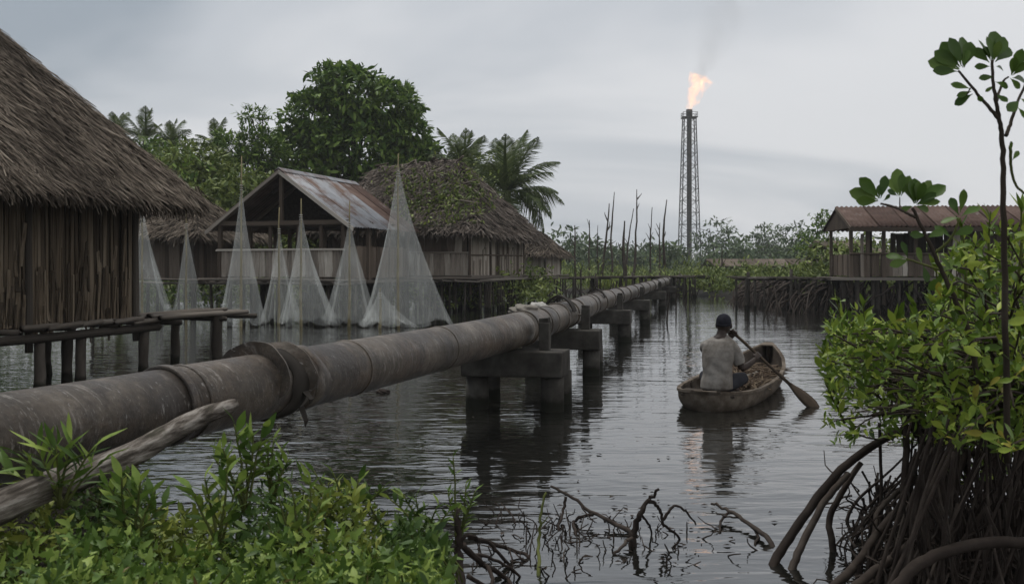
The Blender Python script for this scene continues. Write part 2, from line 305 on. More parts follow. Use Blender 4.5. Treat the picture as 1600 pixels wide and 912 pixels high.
# ---------------------------------------------------------------- shared pieces
U = Vector((.287, .958, 0)).normalized(); NN = Vector((U.y, -U.x, 0))    # the pipe's and huts' long direction, and across it to the right
_pv = {}
def plank_mesh(key, nvar=4, jit=.10, rnd=False):
    if key in _pv: return _pv[key]
    out = []
    for q in range(nvar):
        mb = MB(); rings = []
        for i, z in enumerate((-.5, -.17, .16, .5)):
            cx, cyy = R.uniform(-jit, jit), R.uniform(-jit, jit)
            if rnd:
                r = [Vector((cx+.5*math.cos(a*math.pi/3)*(1+R.uniform(-.12, .12)), cyy+.5*math.sin(a*math.pi/3)*(1+R.uniform(-.12, .12)), z)) for a in range(6)]
            else:
                r = []
                for sx, sy in ((-.5, -.5), (.5, -.5), (.5, .5), (-.5, .5)):
                    e = R.uniform(-.02, .02) if i in (0, 3) else 0
                    r.append(Vector((cx+sx*(1+R.uniform(-jit, jit)), cyy+sy*(1+R.uniform(-jit, jit)), z+e)))
            rings.append(r)
        mb.loft(rings); me = mb.mesh(key+'_piece', smooth=rnd); me.materials.append(M[key.split(':')[0]]); out.append(me)
    _pv[key] = out; return out
def piece(name, parent, a, b, wd, th, nrm, key, rnd=False):
    a, b = Vector(a), Vector(b); z = (b-a); L = z.length; z.normalize()
    y = Vector(nrm); y = (y - z*y.dot(z)).normalized(); x = y.cross(z)
    Mx = Matrix((x, y, z)).transposed()
    return inst(name, R.choice(plank_mesh(key+(':round' if rnd else ''), rnd=rnd)), parent, (a+b)/2, Mx, (wd, th, L))
def slat_wall(parent, p0, p1, z0, z1, wd, nrm, key, name='wall_slat', ragged=.04, gap=.12, th=.025, lean=.02, mids=None):
    p0, p1 = Vector(p0), Vector(p1); d = p1-p0; L = d.length; d.normalize(); s = 0.0
    while s < L:
        ww = min(wd*R.uniform(.7, 1.35), max(L-s, .03)); c = p0 + d*(s+ww/2) + Vector(nrm)*R.uniform(-.012, .018)
        a = Vector((c.x, c.y, z0-R.uniform(0, ragged))); b = Vector((c.x, c.y, z1+R.uniform(-ragged*.2, ragged)))+d*R.uniform(-lean, lean)
        piece(name, parent, a, b, ww*(1-R.uniform(0, gap)), th*R.uniform(.7, 1.4), nrm, R.choice(mids) if mids else key); s += ww
def quadpanel(name, parent, pts, m, th=.03, nrm=None):
    mb = MB(); P = [Vector(p) for p in pts]; n = Vector(nrm) if nrm is not None else (P[1]-P[0]).cross(P[2]-P[0]).normalized()
    mb.loft([[p-n*th/2 for p in P], [p+n*th/2 for p in P]]); return mb.build(name, m, parent)
# thatch: many separate blades laid down the slope of each roof face
def thatch_blades(name, parent, faces, m, per_m2, length, width, lift, mess, eaves=(), eave_per_m=60):
    Vs = []
    for face in faces:
        P = np.array([list(p) for p in face['pts']], dtype=float); down = np.array(face['down']); n = np.array(face['n'])
        side = np.cross(n, down)
        tris = [(P[0], P[i], P[i+1]) for i in range(1, len(P)-1)]
        for A, B, C in tris:
            ar = .5*np.linalg.norm(np.cross(B-A, C-A)); k = int(ar*per_m2*face.get('dens', 1))
            r1 = np.sqrt(G.random(k)); r2 = G.random(k)
            p = (1-r1)[:, None]*A + (r1*(1-r2))[:, None]*B + (r1*r2)[:, None]*C
            Vs.append(_bl(p, down, side, n, length, width, lift, mess, face.get('bulge')))
    for a, b, down, n in eaves:
        a, b = np.array(a), np.array(b); L = np.linalg.norm(b-a); k = int(L*eave_per_m); t = G.random(k)[:, None]
        p = a+(b-a)*t + np.array(n)*G.uniform(-.10, .05, (k, 1)) - np.array(down)*G.uniform(0, length*.7, (k, 1))
        dn = np.array(down)*.75+np.array((0, 0, -.65)); dn /= np.linalg.norm(dn)
        Vs.append(_bl(p, dn, (b-a)/L, np.array(n), length*.85, width, lift*.6, mess*1.2, None))
    V = np.concatenate(Vs); o = org(parent); V = V - np.array(o)
    FI = np.arange(len(V)).reshape(-1, 4)
    me = npmesh(name, V, FI, 4); ob = link(name, me, m, parent); ob['kind'] = 'stuff'; return ob
def _bl(p, down, side, n, length, width, lift, mess, bulge):
    k = len(p); L = length*G.uniform(.55, 1.25, k)[:, None]; W = width*G.uniform(.55, 1.4, k)[:, None]
    d = down[None]+side[None]*G.normal(0, mess, (k, 1))+n[None]*(G.normal(lift, lift*.8, (k, 1))/length); d /= np.linalg.norm(d, axis=1)[:, None]
    s = np.cross(n[None], d); s = s/np.linalg.norm(s, axis=1)[:, None] + n[None]*G.normal(0, .35, (k, 1))
    r = p + n[None]*G.uniform(-.03, .05, (k, 1)); tip = r+d*L - np.array((0, 0, 1))*0.04*L
    out = np.stack([r-s*W/2, r+s*W/2, tip+s*W*.22, tip-s*W*.22], axis=1)
    return out.reshape(-1, 3)
def hip_roof(parent, corners, ridge, m_blade, per_m2, length, width, lift, mess, thick=.16, eave_per_m=60, sag=0.0, skip=()):
    """corners: 4 eave points in order (front-left, front-right, back-right, back-left); ridge: 2 points over the left and right ends"""
    c = [Vector(p) for p in corners]; r0, r1 = Vector(ridge[0]), Vector(ridge[1])
    polys = [[c[0], c[1], r1, r0], [c[1], c[2], r1], [c[2], c[3], r0, r1], [c[3], c[0], r0]]
    mid = sum(c, Vector())/4
    mb = MB(); faces = []; eaves = []
    for q, P in enumerate(polys):
        n = (P[1]-P[0]).cross(P[2]-P[0]).normalized()
        if n.z < 0: n = -n
        down = (Vector((0, 0, -1)) + n*n.z).normalized()
        mb.loft([[p - n*thick for p in P], [p - n*.005 for p in P]])
        if q not in skip:
            faces.append(dict(pts=P, down=down, n=n, dens=1.0 if q < 2 else .35)); eaves.append((P[0], P[1], down, n))
    mb.build('thatch_underlay', M['thatch_base_and_shade'], parent)
    thatch_blades('thatch', parent, faces, m_blade, per_m2, length, width, lift, mess, eaves, eave_per_m)
# ---------------------------------------------------------------- ground and water
def sstep(a, b, x): t = np.clip((x-a)/(b-a), 0, 1); return t*t*(3-2*t)
def vnoise(x, y, s, seed=0):
    x = x*s+seed*13.7; y = y*s+seed*7.3
    return (np.sin(x*1.0+1.3*np.sin(y*.7+seed))*np.cos(y*1.1+.8*np.sin(x*.9))+.5*np.sin(x*2.3+y*1.9+seed)*np.cos(y*2.1-x*.6))/1.5
def ground_z(x, y):
    x = np.asarray(x, float); y = np.asarray(y, float); nz = vnoise(x, y, .35, 1)
    far = sstep(56, 62, y+nz*2.5+np.clip(-x-2, 0, 9)*1.5)
    rb = sstep(0, 2.5, x-9.6-(46-y)*.10+nz*.8)*sstep(33, 37, y+nz)
    rb2 = sstep(0, 3, x-8.5+nz*.4)*sstep(3, 8, y)*sstep(60, 40, y)*.0
    lb = sstep(44, 48, y+nz)*sstep(-2, -5, x)
    bl = sstep(.35, -.35, x+.55-(4.2-y)*.12+vnoise(x, y, 2.2, 2)*.12)*sstep(4.55, 4.0, y+vnoise(x, y, 1.7, 4)*.2)
    br = sstep(0, .9, x-2.75-(y-3.2)*.42+vnoise(x, y, 2.0, 5)*.15)*sstep(8.6, 7.0, y)
    bk = sstep(2.6, 1.9, y)
    land = np.maximum.reduce([far, rb, lb])*(.95+.1*nz)
    near = np.maximum.reduce([bl*.85, br*.72, bk*.85])
    z = -.65 + np.maximum(land, near)*(.65+.25) + (np.maximum(land, near) > .5)*vnoise(x, y, 1.6, 3)*.05
    return z
xs = np.unique(np.concatenate([np.linspace(-470, -60, 22), np.linspace(-60, -12, 25), np.linspace(-12, 12, 97), np.linspace(12, 60, 25), np.linspace(60, 470, 22)]))
ys = np.unique(np.concatenate([np.linspace(-30, -3, 10), np.linspace(-3, 10, 60), np.linspace(10, 70, 61), np.linspace(70, 600, 50)]))
gx, gy = np.meshgrid(xs, ys); gz = ground_z(gx, gy); nx, ny = len(xs), len(ys)
V = np.stack([gx, gy, gz], -1).reshape(-1, 3); idx = np.arange(nx*ny).reshape(ny, nx)
FI = np.stack([idx[:-1, :-1], idx[:-1, 1:], idx[1:, 1:], idx[1:, :-1]], -1).reshape(-1, 4)
g = link('ground', npmesh('ground', V, FI, 4, True), M['soil']); g['kind'] = 'structure'
near = (FI[:, 0] // nx); me = g.data; me.materials.append(M['mud'])
cyv = V[FI].mean(1); me.polygons.foreach_set('material_index', (cyv[:, 1] < 62).astype(np.int32))
wv = [(-470, -30, 0), (470, -30, 0), (470, 75, 0), (-470, 75, 0)]
mb = MB(); mb.add(wv, [(0, 1, 2, 3)]); wo = mb.build('water', M['water']); wo['kind'] = 'structure'
# ---------------------------------------------------------------- the big thatched hut on the left
def pile(parent, p, ztop, r, zbot=-.7, name='pile', key='pile'):
    x, y = p[0], p[1]; dx, dy = R.uniform(-.05, .05), R.uniform(-.05, .05)
    mb = MB(); n = 7; pts = [Vector((x+dx*(1-t)+R.uniform(-.008, .008), y+dy*(1-t)+R.uniform(-.008, .008), zbot+(ztop-zbot)*t)) for t in np.linspace(0, 1, n)]
    mb.tube(pts, [r*R.uniform(.88, 1.12) for _ in range(n)], 9, wob=.06); return mb.build(name, M[key], parent, smooth=True)
CL = Vector((-5.6, 14.7, 0))                                       # its corner that the camera sees
hut = thing('thatched_hut', 'big hut at the left edge, steep shaggy thatch above a dark bamboo wall', 'hut', (CL.x, CL.y, .86))
z0, z1 = .88, 2.62
A = CL - U*6.4; A.z = 0
back = [CL - U*6.4 - NN*5, CL - NN*5]
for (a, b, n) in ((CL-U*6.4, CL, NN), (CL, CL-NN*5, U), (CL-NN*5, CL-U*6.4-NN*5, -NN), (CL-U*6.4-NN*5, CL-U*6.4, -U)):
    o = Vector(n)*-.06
    quadpanel('interior_shade_panel', hut, [a+o+Vector((0, 0, z0)), b+o+Vector((0, 0, z0)), b+o+Vector((0, 0, z1)), a+o+Vector((0, 0, z1))], M['thatch_base_and_shade'], .03)  # near-black sheet behind the slats stands in for the dark interior
slat_wall(hut, CL-U*6.35, CL-U*.04, z0-.02, z1, .062, NN, 'slat', 'bamboo_slat', .16, .3, lean=.05)
for k in range(190):                                                # broken outer layer of split bamboo
    s = R.uniform(.1, 6.2); c = CL - U*s + NN*R.uniform(.03, .055); za = z0-R.uniform(.0, .08)+(R.random() < .25)*R.uniform(.3, .8); zb = za+R.uniform(.2, .8)
    piece('bamboo_strip', hut, (c.x, c.y, za), (c.x+R.gauss(0, .03), c.y+R.gauss(0, .05), min(zb, z1)), R.uniform(.02, .075), .012, NN+U*R.gauss(0, .3), 'slat')
slat_wall(hut, CL-U*.02, CL-NN*5, z0-.02, z1, .14, U, 'slat', 'bamboo_slat', .06, .15)
for s in (0, 2.1, 4.2, 6.3):
    c = CL-U*s+NN*.05; piece('wall_post', hut, (c.x, c.y, .5), (c.x, c.y, z1+.1), .10, .10, NN, 'pile', True)
for k in range(9):                                                 # loose hanging strips below the wall's foot
    s = R.uniform(.1, 2.6); c = CL-U*s+NN*.07; piece('loose_strip', hut, (c.x, c.y, z0-R.uniform(.15, .34)), (c.x+R.uniform(-.06, .06), c.y+.03, z0+R.uniform(.2, .7)), R.uniform(.02, .045), .01, NN, 'slat')
ov = .82; ez = 2.60
c_fr = CL+NN*ov+U*.55; c_fl = CL-U*7.0+NN*ov; c_br = CL-NN*(5+ov)+U*.55; c_bl = CL-U*7.0-NN*(5+ov)
for c in (c_fr, c_fl, c_br, c_bl): c.z = ez
rr = CL-NN*2.5-U*1.05; rl = CL-NN*2.5-U*5.5; rr.z = rl.z = 5.72
hip_roof(hut, [c_fl, c_fr, c_br, c_bl], [rl, rr], M['thatch'], 1500, .32, .017, .038, .26, .2, 420)
# floor frame: bearers, deck logs and piles
for s in np.arange(.1, 6.6, .34):
    a = CL-U*s+NN*R.uniform(.18, .42); b = CL-U*s-NN*5; zf = .80+R.uniform(-.02, .02)
    piece('floor_log', hut, (a.x, a.y, zf), (b.x, b.y, zf), R.uniform(.08, .13), .09, (0, 0, 1), 'jetty', True)
for off, zz_ in ((.25, .70), (-2.4, .70), (-4.8, .70)):
    a = CL-U*6.8+NN*off; b = CL+U*.25+NN*off
    piece('bearer', hut, (a.x, a.y, zz_), (b.x, b.y, zz_), .15, .13, (0, 0, 1), 'pile', True)
for s in (0.02, 1.35, 1.0, 2.1, 3.0, 4.2, 5.6):
    pile(hut, CL-U*s+NN*(.22 if s not in (1.0,) else -.3), .68, .075 if s else .10)
for s, t in ((.3, 1.3), (1.5, 1.6), (.6, 2.9), (2.2, 2.4), (1.2, 4.2), (3.3, 3.6), (.2, 4.8), (4.5, 1.8)): pile(hut, CL-U*s-NN*t, .68, .075)
for k in range(6):
    s = .15+k*.42; a = CL-U*s+NN*R.uniform(.30, .40); piece('edge_log', hut, (a.x-.3*U.x, a.y-.3*U.y, .80+R.uniform(-.01, .05)), (a.x+.3*U.x, a.y+.3*U.y, .82+R.uniform(-.02, .05)), .09, .08, (0, 0, 1), 'jetty', True)
# the stage of rough poles that runs on from the hut's corner
stage = thing('landing_stage', 'narrow landing stage of rough grey poles running out from the corner of the big hut', 'landing stage', (CL.x+.4, CL.y+1.5, .8))
for k in range(9):
    off = -.42+k*.11; a = CL-U*R.uniform(-.1, .25)+NN*off; b = CL+U*R.uniform(1.8, 2.75)+NN*(off+R.uniform(-.05, .05))
    piece('deck_pole', stage, (a.x, a.y, .85+R.uniform(-.01, .03)), (b.x, b.y, .85+R.uniform(-.02, .04)), R.uniform(.07, .11), R.uniform(.05, .08), (0, 0, 1), 'jetty', True)
for s in (.35, 1.55, 2.45):
    a = CL+U*s-NN*.55; b = CL+U*s+NN*.58; piece('cross_log', stage, (a.x, a.y, .76), (b.x, b.y, .76), .09, .09, (0, 0, 1), 'pile', True)
pile(stage, CL+U*1.56+NN*.42, .84, .085); pile(stage, CL+U*1.6-NN*.40, .74, .07)
# ---------------------------------------------------------------- huts across the creek: common deck
def deckz(D): return 1.22
deck = thing('hut_deck', 'long log deck on thin stakes carrying the tin shed and grey thatched hut', 'deck', (-5, 33, 1.2))
DO = Vector((-6.9, 30, 0))                                         # front apex foot of the tin shed
dk0 = Vector((-12.6, 31.2, 0)); dk1 = DO+NN*2.5-U*.5; 
e0 = Vector((-1.05, 34.2, 0))
def edge_run(a, b, n, zt, key='jetty', name='edge_log'):
    for k in range(n):
        t0 = k/n; t1 = (k+1.15)/n; p = a.lerp(b, t0); q = a.lerp(b, min(t1, 1.02))
        for dz in (0, -.11):
            piece(name, deck, (p.x, p.y+R.uniform(-.05, .05), zt+dz+R.uniform(-.02, .02)), (q.x, q.y+R.uniform(-.05, .05), zt+dz+R.uniform(-.03, .03)), R.uniform(.08, .12), R.uniform(.06, .1), (0, 0, 1), key, True)
front = [Vector((-12.6, 32.2, 0)), DO-NN*2.6-U*.5, DO+NN*2.4-U*.6, Vector((-4.2, 34.0, 0)), Vector((-1.15, 33.9, 0)), Vector((1.0, 42.3, 0)), Vector((2.6, 46.5, 0))]
for a, b in zip(front[:-1], front[1:]): edge_run(a, b, max(2, int((b-a).length/2.2)), 1.2)
# deck surface: logs laid across
P = [front[1], front[2], front[4], front[5], front[5]-NN*9, front[1]+U*10]
for (a, b, n) in ((front[1], front[2], 14), (front[3]+U*.1, front[4], 8)):
    for k in range(n):
        p = a.lerp(b, (k+.5)/n); q = p+U*9.5
        piece('deck_log', deck, (p.x, p.y, 1.13), (q.x, q.y, 1.13), (b-a).length/n*.96, .08, (0, 0, 1), 'jetty')
for a, b in zip(front[:-1], front[1:]):
    L = (b-a).length; n = int(L/.55)
    for k in range(n):
        p = a.lerp(b, (k+R.uniform(.2, .8))/n)+Vector((R.uniform(-.1, .1), R.uniform(0, .9), 0))
        pile(deck, p, 1.12, R.uniform(.035, .06), -.6, 'stake')
for k in range(110):
    p = front[1].lerp(front[4], R.random())+U*R.uniform(1, 8); pile(deck, p, 1.1, R.uniform(.04, .07), -.6, 'stake')
# ---------------------------------------------------------------- open shed with a tin roof
shed = thing('tin_roofed_shed', 'open-fronted shed whose gable and half rusted tin roof face the nets', 'shed', (DO.x, DO.y, 1.22))
zr, ze = 4.5, 2.92; LS = 4.9
def sp(s, t, z): p = DO+NN*s+U*t; return Vector((p.x, p.y, z))
def corr_sheet(parent, a, b, c, d, waves, amp, m, name='tin_sheet', label=None):
    """a,b along the eave, d,c along the ridge; ribs run down the slope"""
    a, b, c, d = map(Vector, (a, b, c, d)); n = (b-a).cross(d-a).normalized()
    if n.z < 0: n = -n
    mb = MB(); k = waves*4; top = []; bot = []
    for i in range(k+1):
        t = i/k; h = n*(amp*math.sin(2*math.pi*waves*t)); top.append((a.lerp(b, t)+h, d.lerp(c, t)+h))
    vs = []; fs = []
    for (p, q) in top:
        m1 = p.lerp(q, .5)+n*R.uniform(-.006, .006)
        vs += [p, m1, q]
    for i in range(k):
        for j in range(2): fs.append((i*3+j, (i+1)*3+j, (i+1)*3+j+1, i*3+j+1))
    mb.add(vs, fs); o = mb.build(name, m, parent, True)
    so_ = o.modifiers.new('thickness', 'SOLIDIFY'); so_.thickness = .004
    if label: o['label'] = label
    return o
nS = 6
for k in range(nS):
    t0 = -.25+k*(LS+.35)/nS; t1 = -.25+(k+1.06)*(LS+.35)/nS; dz = .012*(k % 2)+R.uniform(0, .006)
    rusty = k in (3, 5) 
    corr_sheet(shed, sp(2.42, t0, ze-.17+dz), sp(2.42, t1, ze-.17+dz), sp(0.0, t1, zr+dz), sp(0.0, t0, zr+dz), 5, .024, M['rusty_tin'] if k >= 4 else M['tin'], label='rust brown tin sheet' if k >= 4 else 'grey tin sheet')
    corr_sheet(shed, sp(-2.5, t0, ze-.22+dz), sp(-2.5, t1, ze-.22+dz), sp(0.0, t1, zr+dz), sp(0.0, t0, zr+dz), 5, .024, M['rusty_tin'])
mb = MB(); mb.loft([[sp(-.16, -.3, zr-.07), sp(0, -.3, zr+.06), sp(.16, -.3, zr-.07), sp(0, -.3, zr+.02)], [sp(-.16, LS+.1, zr-.07), sp(0, LS+.1, zr+.06), sp(.16, LS+.1, zr-.07), sp(0, LS+.1, zr+.02)]]); mb.build('ridge_cap', M['tin'], shed)
for t in (-.1, 1.6, 3.2, LS-.2):
    for s in (-2.1, 2.05):
        piece('post', shed, sp(s, t, 1.1), sp(s, t, ze+.02), .11, .11, NN, 'brown_board')
    for sg in (-1, 1): piece('rafter', shed, sp(sg*2.38, t, ze-.22), sp(0, t, zr-.07), .06, .09, (0, 0, 1), 'brown_board')
    piece('tie_beam', shed, sp(-2.2, t-.01, ze-.02), sp(2.2, t-.01, ze-.02), .13, .15, U, 'brown_board')
piece('king_post', shed, sp(0, -.1, ze+.05), sp(0, -.1, zr-.1), .11, .1, NN, 'brown_board')
piece('barge_board', shed, sp(2.42, -.27, ze-.23), sp(0, -.27, zr-.06), .1, .03, U, 'grey_board'); piece('barge_board', shed, sp(-2.5, -.27, ze-.28), sp(0, -.27, zr-.06), .1, .03, U, 'grey_board')
for s in (-1.25, -.4, .55, 1.3): piece('post', shed, sp(s, -.05, 1.15), sp(s, -.05, ze), .09, .09, NN, 'brown_board')
for s in (-1.6, -.3, .9, 1.5): piece('back_post', shed, sp(s, 3.25, 1.15), sp(s, 3.25, ze), .1, .1, NN, 'brown_board')
quadpanel('gable_panel', shed, [sp(-2.2, 1.7, ze), sp(2.2, 1.7, ze), sp(0, 1.7, zr-.1)], M['thatch_base_and_shade'], .05)  # near-black panel set inside the shed, painted as the gable's shade
slat_wall(shed, sp(-2.1, -.1, 0), sp(2.05, -.1, 0), 1.3, 2.08, .20, -U, 'grey_board', 'board', .03, .04)
piece('rail', shed, sp(-2.15, -.16, 2.1), sp(2.1, -.16, 2.1), .06, .05, U, 'grey_board')
slat_wall(shed, sp(2.05, 0, 0), sp(2.05, LS-.3, 0), 1.25, 2.2, .2, NN, 'brown_board', 'board', .03, .04)
# ---------------------------------------------------------------- grey thatched hut beside the shed
HC = Vector((-1.50, 35.0, 0)); hut2 = thing('grey_thatched_hut', 'grey board hut with a sagging thatched roof overgrown by creeper, right of the tin shed', 'hut', (HC.x, HC.y, 1.2))
LW, LD = 5.6, 6.8; za, zb = 1.2, 3.1
def hp(s, t, z): p = HC-NN*s+U*t; return Vector((p.x, p.y, z))
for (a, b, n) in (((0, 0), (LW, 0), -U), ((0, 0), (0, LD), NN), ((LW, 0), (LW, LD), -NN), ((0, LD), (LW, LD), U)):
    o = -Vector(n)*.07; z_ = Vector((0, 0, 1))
    quadpanel('interior_shade_panel', hut2, [hp(*a, za)+o, hp(*b, za)+o, hp(*b, zb)+o, hp(*a, zb)+o], M['thatch_base_and_shade'], .04)  # dark backing painted as the interior shade seen through board gaps
slat_wall(hut2, hp(LW, 0, 0), hp(0.05, 0, 0), za, 2.1, .17, -U, 'grey_board', 'board', .03, .06)
slat_wall(hut2, hp(LW, .03, 0), hp(0.05, .03, 0), 2.08, zb, .34, -U, 'brown_board', 'board', .0, .06, mids=['brown_board', 'brown_board', 'grey_board'])
slat_wall(hut2, hp(0, .05, 0), hp(0, LD, 0), za, zb, .26, NN, 'grey_board', 'board', .05, .12, mids=['grey_board']*5+['brown_board'])
for k in range(16):
    t = R.uniform(.2, LD-.3); p = hp(-.05, t, za+R.uniform(-.1, .1)); piece('patch_board', hut2, p, p+Vector((0, 0, R.uniform(.6, 1.3))), R.uniform(.1, .25), .03, NN, 'grey_board')
for s, t in ((0, 0), (0, 2.3), (0, 4.5), (0, LD), (2.0, 0), (4.0, 0)): piece('post', hut2, hp(s-.04*(s == 0), t-.05*(t == 0), .6), hp(s-.04*(s == 0), t-.05*(t == 0), zb+.1), .10, .10, NN, 'brown_board', True)
piece('rail', hut2, hp(LW, -.06, 2.1), hp(0, -.06, 2.08), .06, .05, U, 'grey_board', True); piece('rail', hut2, hp(-.07, 0, 2.0), hp(-.07, LD, 2.05), .05, .05, NN, 'brown_board', True)
piece('sill', hut2, hp(LW, -.1, za+.03), hp(-.1, -.1, za+.03), .1, .09, U, 'jetty', True); piece('sill', hut2, hp(-.1, -.1, za+.03), hp(-.1, LD+.1, za+.03), .1, .09, NN, 'jetty', True)
ez = 2.86
cs = [hp(LW+.6, -.75, ez), hp(-.72, -.75, ez), hp(-.72, LD+.9, ez-.08), hp(LW+.6, LD+.7, ez)]
r0, r1 = hp(LW-.7, 3.2, 5.55), hp(1.55, 3.2, 5.75)
hip_roof(hut2, cs, [r0, r1], M['old_thatch'], 300, .48, .045, .10, .5, .22, 90)
for k in range(26):                                                # bundles laid over ridge and hips
    t = R.random(); a = r0.lerp(r1, t) if k < 13 else r1.lerp(cs[1], R.random()*.8)
    piece('ridge_bundle', hut2, a+Vector((R.uniform(-.5, .5), R.uniform(-.4, .4), R.uniform(-.02, .1))), a+Vector((R.uniform(-.5, .5), R.uniform(-.5, .2), R.uniform(-.25, .05))), R.uniform(.08, .16), .07, (0, 0, 1), 'old_thatch', True)
# small dark hut behind the big one, and a small far hut at the end of the row
def small_hut(nm, lab, c, wL, wD, z0_, z1_, zr_, ov_, bl, key, per, stake=True):
    t_ = thing(nm, lab, 'hut', (c.x, c.y, z0_))
    q = lambda s, t, z: Vector(((c+NN*s+U*t).x, (c+NN*s+U*t).y, z))
    h = wL/2
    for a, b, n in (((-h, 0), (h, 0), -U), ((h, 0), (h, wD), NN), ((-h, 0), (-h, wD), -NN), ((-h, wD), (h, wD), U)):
        quadpanel('interior_shade_panel', t_, [q(*a, z0_)-n*.05, q(*b, z0_)-n*.05, q(*b, z1_)-n*.05, q(*a, z1_)-n*.05], M['thatch_base_and_shade'], .04)  # near-black backing in place of the shaded inside of the hut
    slat_wall(t_, q(-h, 0, 0), q(h, 0, 0), z0_, z1_, .22, -U, key, 'board', .04, .1); slat_wall(t_, q(h, 0, 0), q(h, wD, 0), z0_, z1_, .24, NN, key, 'board', .04, .1)
    for s, t in ((-h, 0), (h, 0), (h, wD), (-h, wD)): pile(t_, q(s, t, 0), z1_, .06, -.5, 'post')
    o = ov_
    hip_roof(t_, [q(-h-o, -o, z1_-.12), q(h+o, -o, z1_-.12), q(h+o, wD+o, z1_-.12), q(-h-o, wD+o, z1_-.12)], [q(-h*.45, wD/2, zr_), q(h*.45, wD/2, zr_)], M[bl], per*2.2, .42, .04, .07, .35, .15, 80)
    return t_
small_hut('dark_thatched_hut', 'small dark hut with brown thatch half hidden behind the big hut and white nets', Vector((-12.5, 33.6, 0)), 4.0, 3.6, 1.2, 2.75, 4.15, .55, 'thatch', 'brown_board', 120)
small_hut('low_thatched_hut', 'low far hut with pale panels and brown thatch at the end of the row', Vector((.55, 52.0, 0)), 2.4, 3.4, 1.1, 2.35, 3.5, .5, 'thatch', 'grey_board', 60)
# ---------------------------------------------------------------- boardwalks
def boardwalk(nm, lab, a, b, z, wd, n, stk, key='jetty', rstk=.05):
    a, b = Vector(a), Vector(b); t_ = thing(nm, lab, 'boardwalk', (a.x, a.y, z)); d = (b-a).normalized(); s = Vector((d.y, -d.x, 0))
    for k in range(n):
        p = a.lerp(b, k/n); q = a.lerp(b, (k+1.1)/n)
        for o in (-.5, -.17, .17, .5):
            oo = s*o*wd*.9
            piece('plank', t_, p+oo+Vector((0, 0, z+R.uniform(-.03, .03)-p.z)), q+oo+Vector((0, 0, z+R.uniform(-.04, .04)-q.z)), wd*.27, .05, (0, 0, 1), key)
    for k in range(stk):
        p = a.lerp(b, (k+R.random())/stk)+s*wd*R.choice((-.5, .5)); pile(t_, p, z+R.choice((-.05, -.05, .0, .1, .4))*R.random(), rstk*R.uniform(.7, 1.3), -.6, 'stake')
    for k in range(0, n): 
        p = a.lerp(b, (k+.5)/n); piece('cross_beam', t_, (p-s*wd*.6).to_tuple()[:2]+(z-.07,), (p+s*wd*.6).to_tuple()[:2]+(z-.07,), .08, .08, (0, 0, 1), 'pile', True)
    return t_
boardwalk('boardwalk', 'rickety boardwalk on crooked stakes leading from the grey hut towards the far bank', (2.4, 47, 0), (10.5, 53, 0), 1.08, 1.0, 6, 30)
boardwalk('boardwalk', 'low far boardwalk crossing the head of the creek behind the pipe\'s end', (8.8, 61.5, 0), (19.5, 57.5, 0), .95, 1.1, 6, 14)
boardwalk('boardwalk', 'plank walkway over mangrove roots leading left from the rusty roofed house', (8.6, 38.2, 0), (11.6, 35.0, 0), 1.18, 1.1, 5, 16)
# ---------------------------------------------------------------- house with the rusty roof on the right
RH = Vector((11.5, 34.0, 0)); house = thing('rusty_roofed_house', 'open wooden house with a low rusty corrugated roof on stilts at the right', 'house', (RH.x, RH.y, 1.2))
VX = Vector((.995, -.10, 0)).normalized(); VY = Vector((.10, .995, 0)).normalized()
def rp(s, t, z): p = RH+VX*s+VY*t; return Vector((p.x, p.y, z))
zc = 1.22; LR = 8.4
for k in range(9):
    s0 = -.1+k*(LR/9); s1 = s0+LR/9*1.05; dz = .01*(k % 2)
    corr_sheet(house, rp(s0, -.75, 2.92+dz), rp(s1, -.75, 2.92+dz), rp(s1, 1.5, 3.72+dz), rp(s0, 1.5, 3.72+dz), 6, .030, M['rusty_tin'], 'roof_sheet')
    corr_sheet(house, rp(s0, 3.9, 2.92+dz), rp(s1, 3.9, 2.92+dz), rp(s1, 1.5, 3.72+dz), rp(s0, 1.5, 3.72+dz), 6, .030, M['rusty_tin'], 'roof_sheet')
quadpanel('gable_panel', house, [rp(-.02, -.55, 2.9), rp(-.02, 3.7, 2.9), rp(-.02, 1.5, 3.62)], M['brown_board'], .05)
piece('fascia_board', house, rp(-.1, -.72, 2.83), rp(LR, -.72, 2.83), .14, .03, VY, 'brown_board')
piece('barge_board', house, rp(-.12, -.76, 2.87), rp(-.12, 1.5, 3.66), .12, .03, VX, 'brown_board')
for s in (.08, .62, 1.15, 2.2, 3.3, 4.6, 5.9, 7.2, 8.2):
    piece('post', house, rp(s, 0, .3 if s in (.08, 1.15, 3.3, 5.9) else 1.2), rp(s, 0, 2.95), .11, .11, VX, 'brown_board')
for s in (.08, 1.5, 2.9, 4.4, 6.4, 8.2): piece('back_post', house, rp(s, 3.1, 1.2), rp(s, 3.1, 2.95), .1, .1, VX, 'brown_board')
slat_wall(house, rp(.1, -.02, 0), rp(3.4, -.02, 0), 1.28, 2.0, .16, -VY, 'brown_board', 'board', .02, .1, mids=['brown_board', 'grey_board', 'brown_board'])
slat_wall(house, rp(3.4, -.02, 0), rp(8.2, -.02, 0), 1.28, 2.85, .2, -VY, 'brown_board', 'board', .02, .06, mids=['brown_board', 'grey_board', 'brown_board'])
slat_wall(house, rp(.06, 0, 0), rp(.06, 3.1, 0), 1.28, 2.0, .2, -VX, 'brown_board', 'board', .02, .1)
slat_wall(house, rp(2.2, 3.12, 0), rp(8.2, 3.12, 0), 1.28, 2.8, .24, -VY, 'brown_board', 'board', .02, .1)
piece('rail', house, rp(0, -.1, 2.03), rp(3.5, -.1, 2.03), .06, .06, VY, 'brown_board', True)
piece('door_frame', house, rp(.42, -.09, 1.25), rp(.42, -.09, 2.7), .1, .05, VY, 'grey_board')
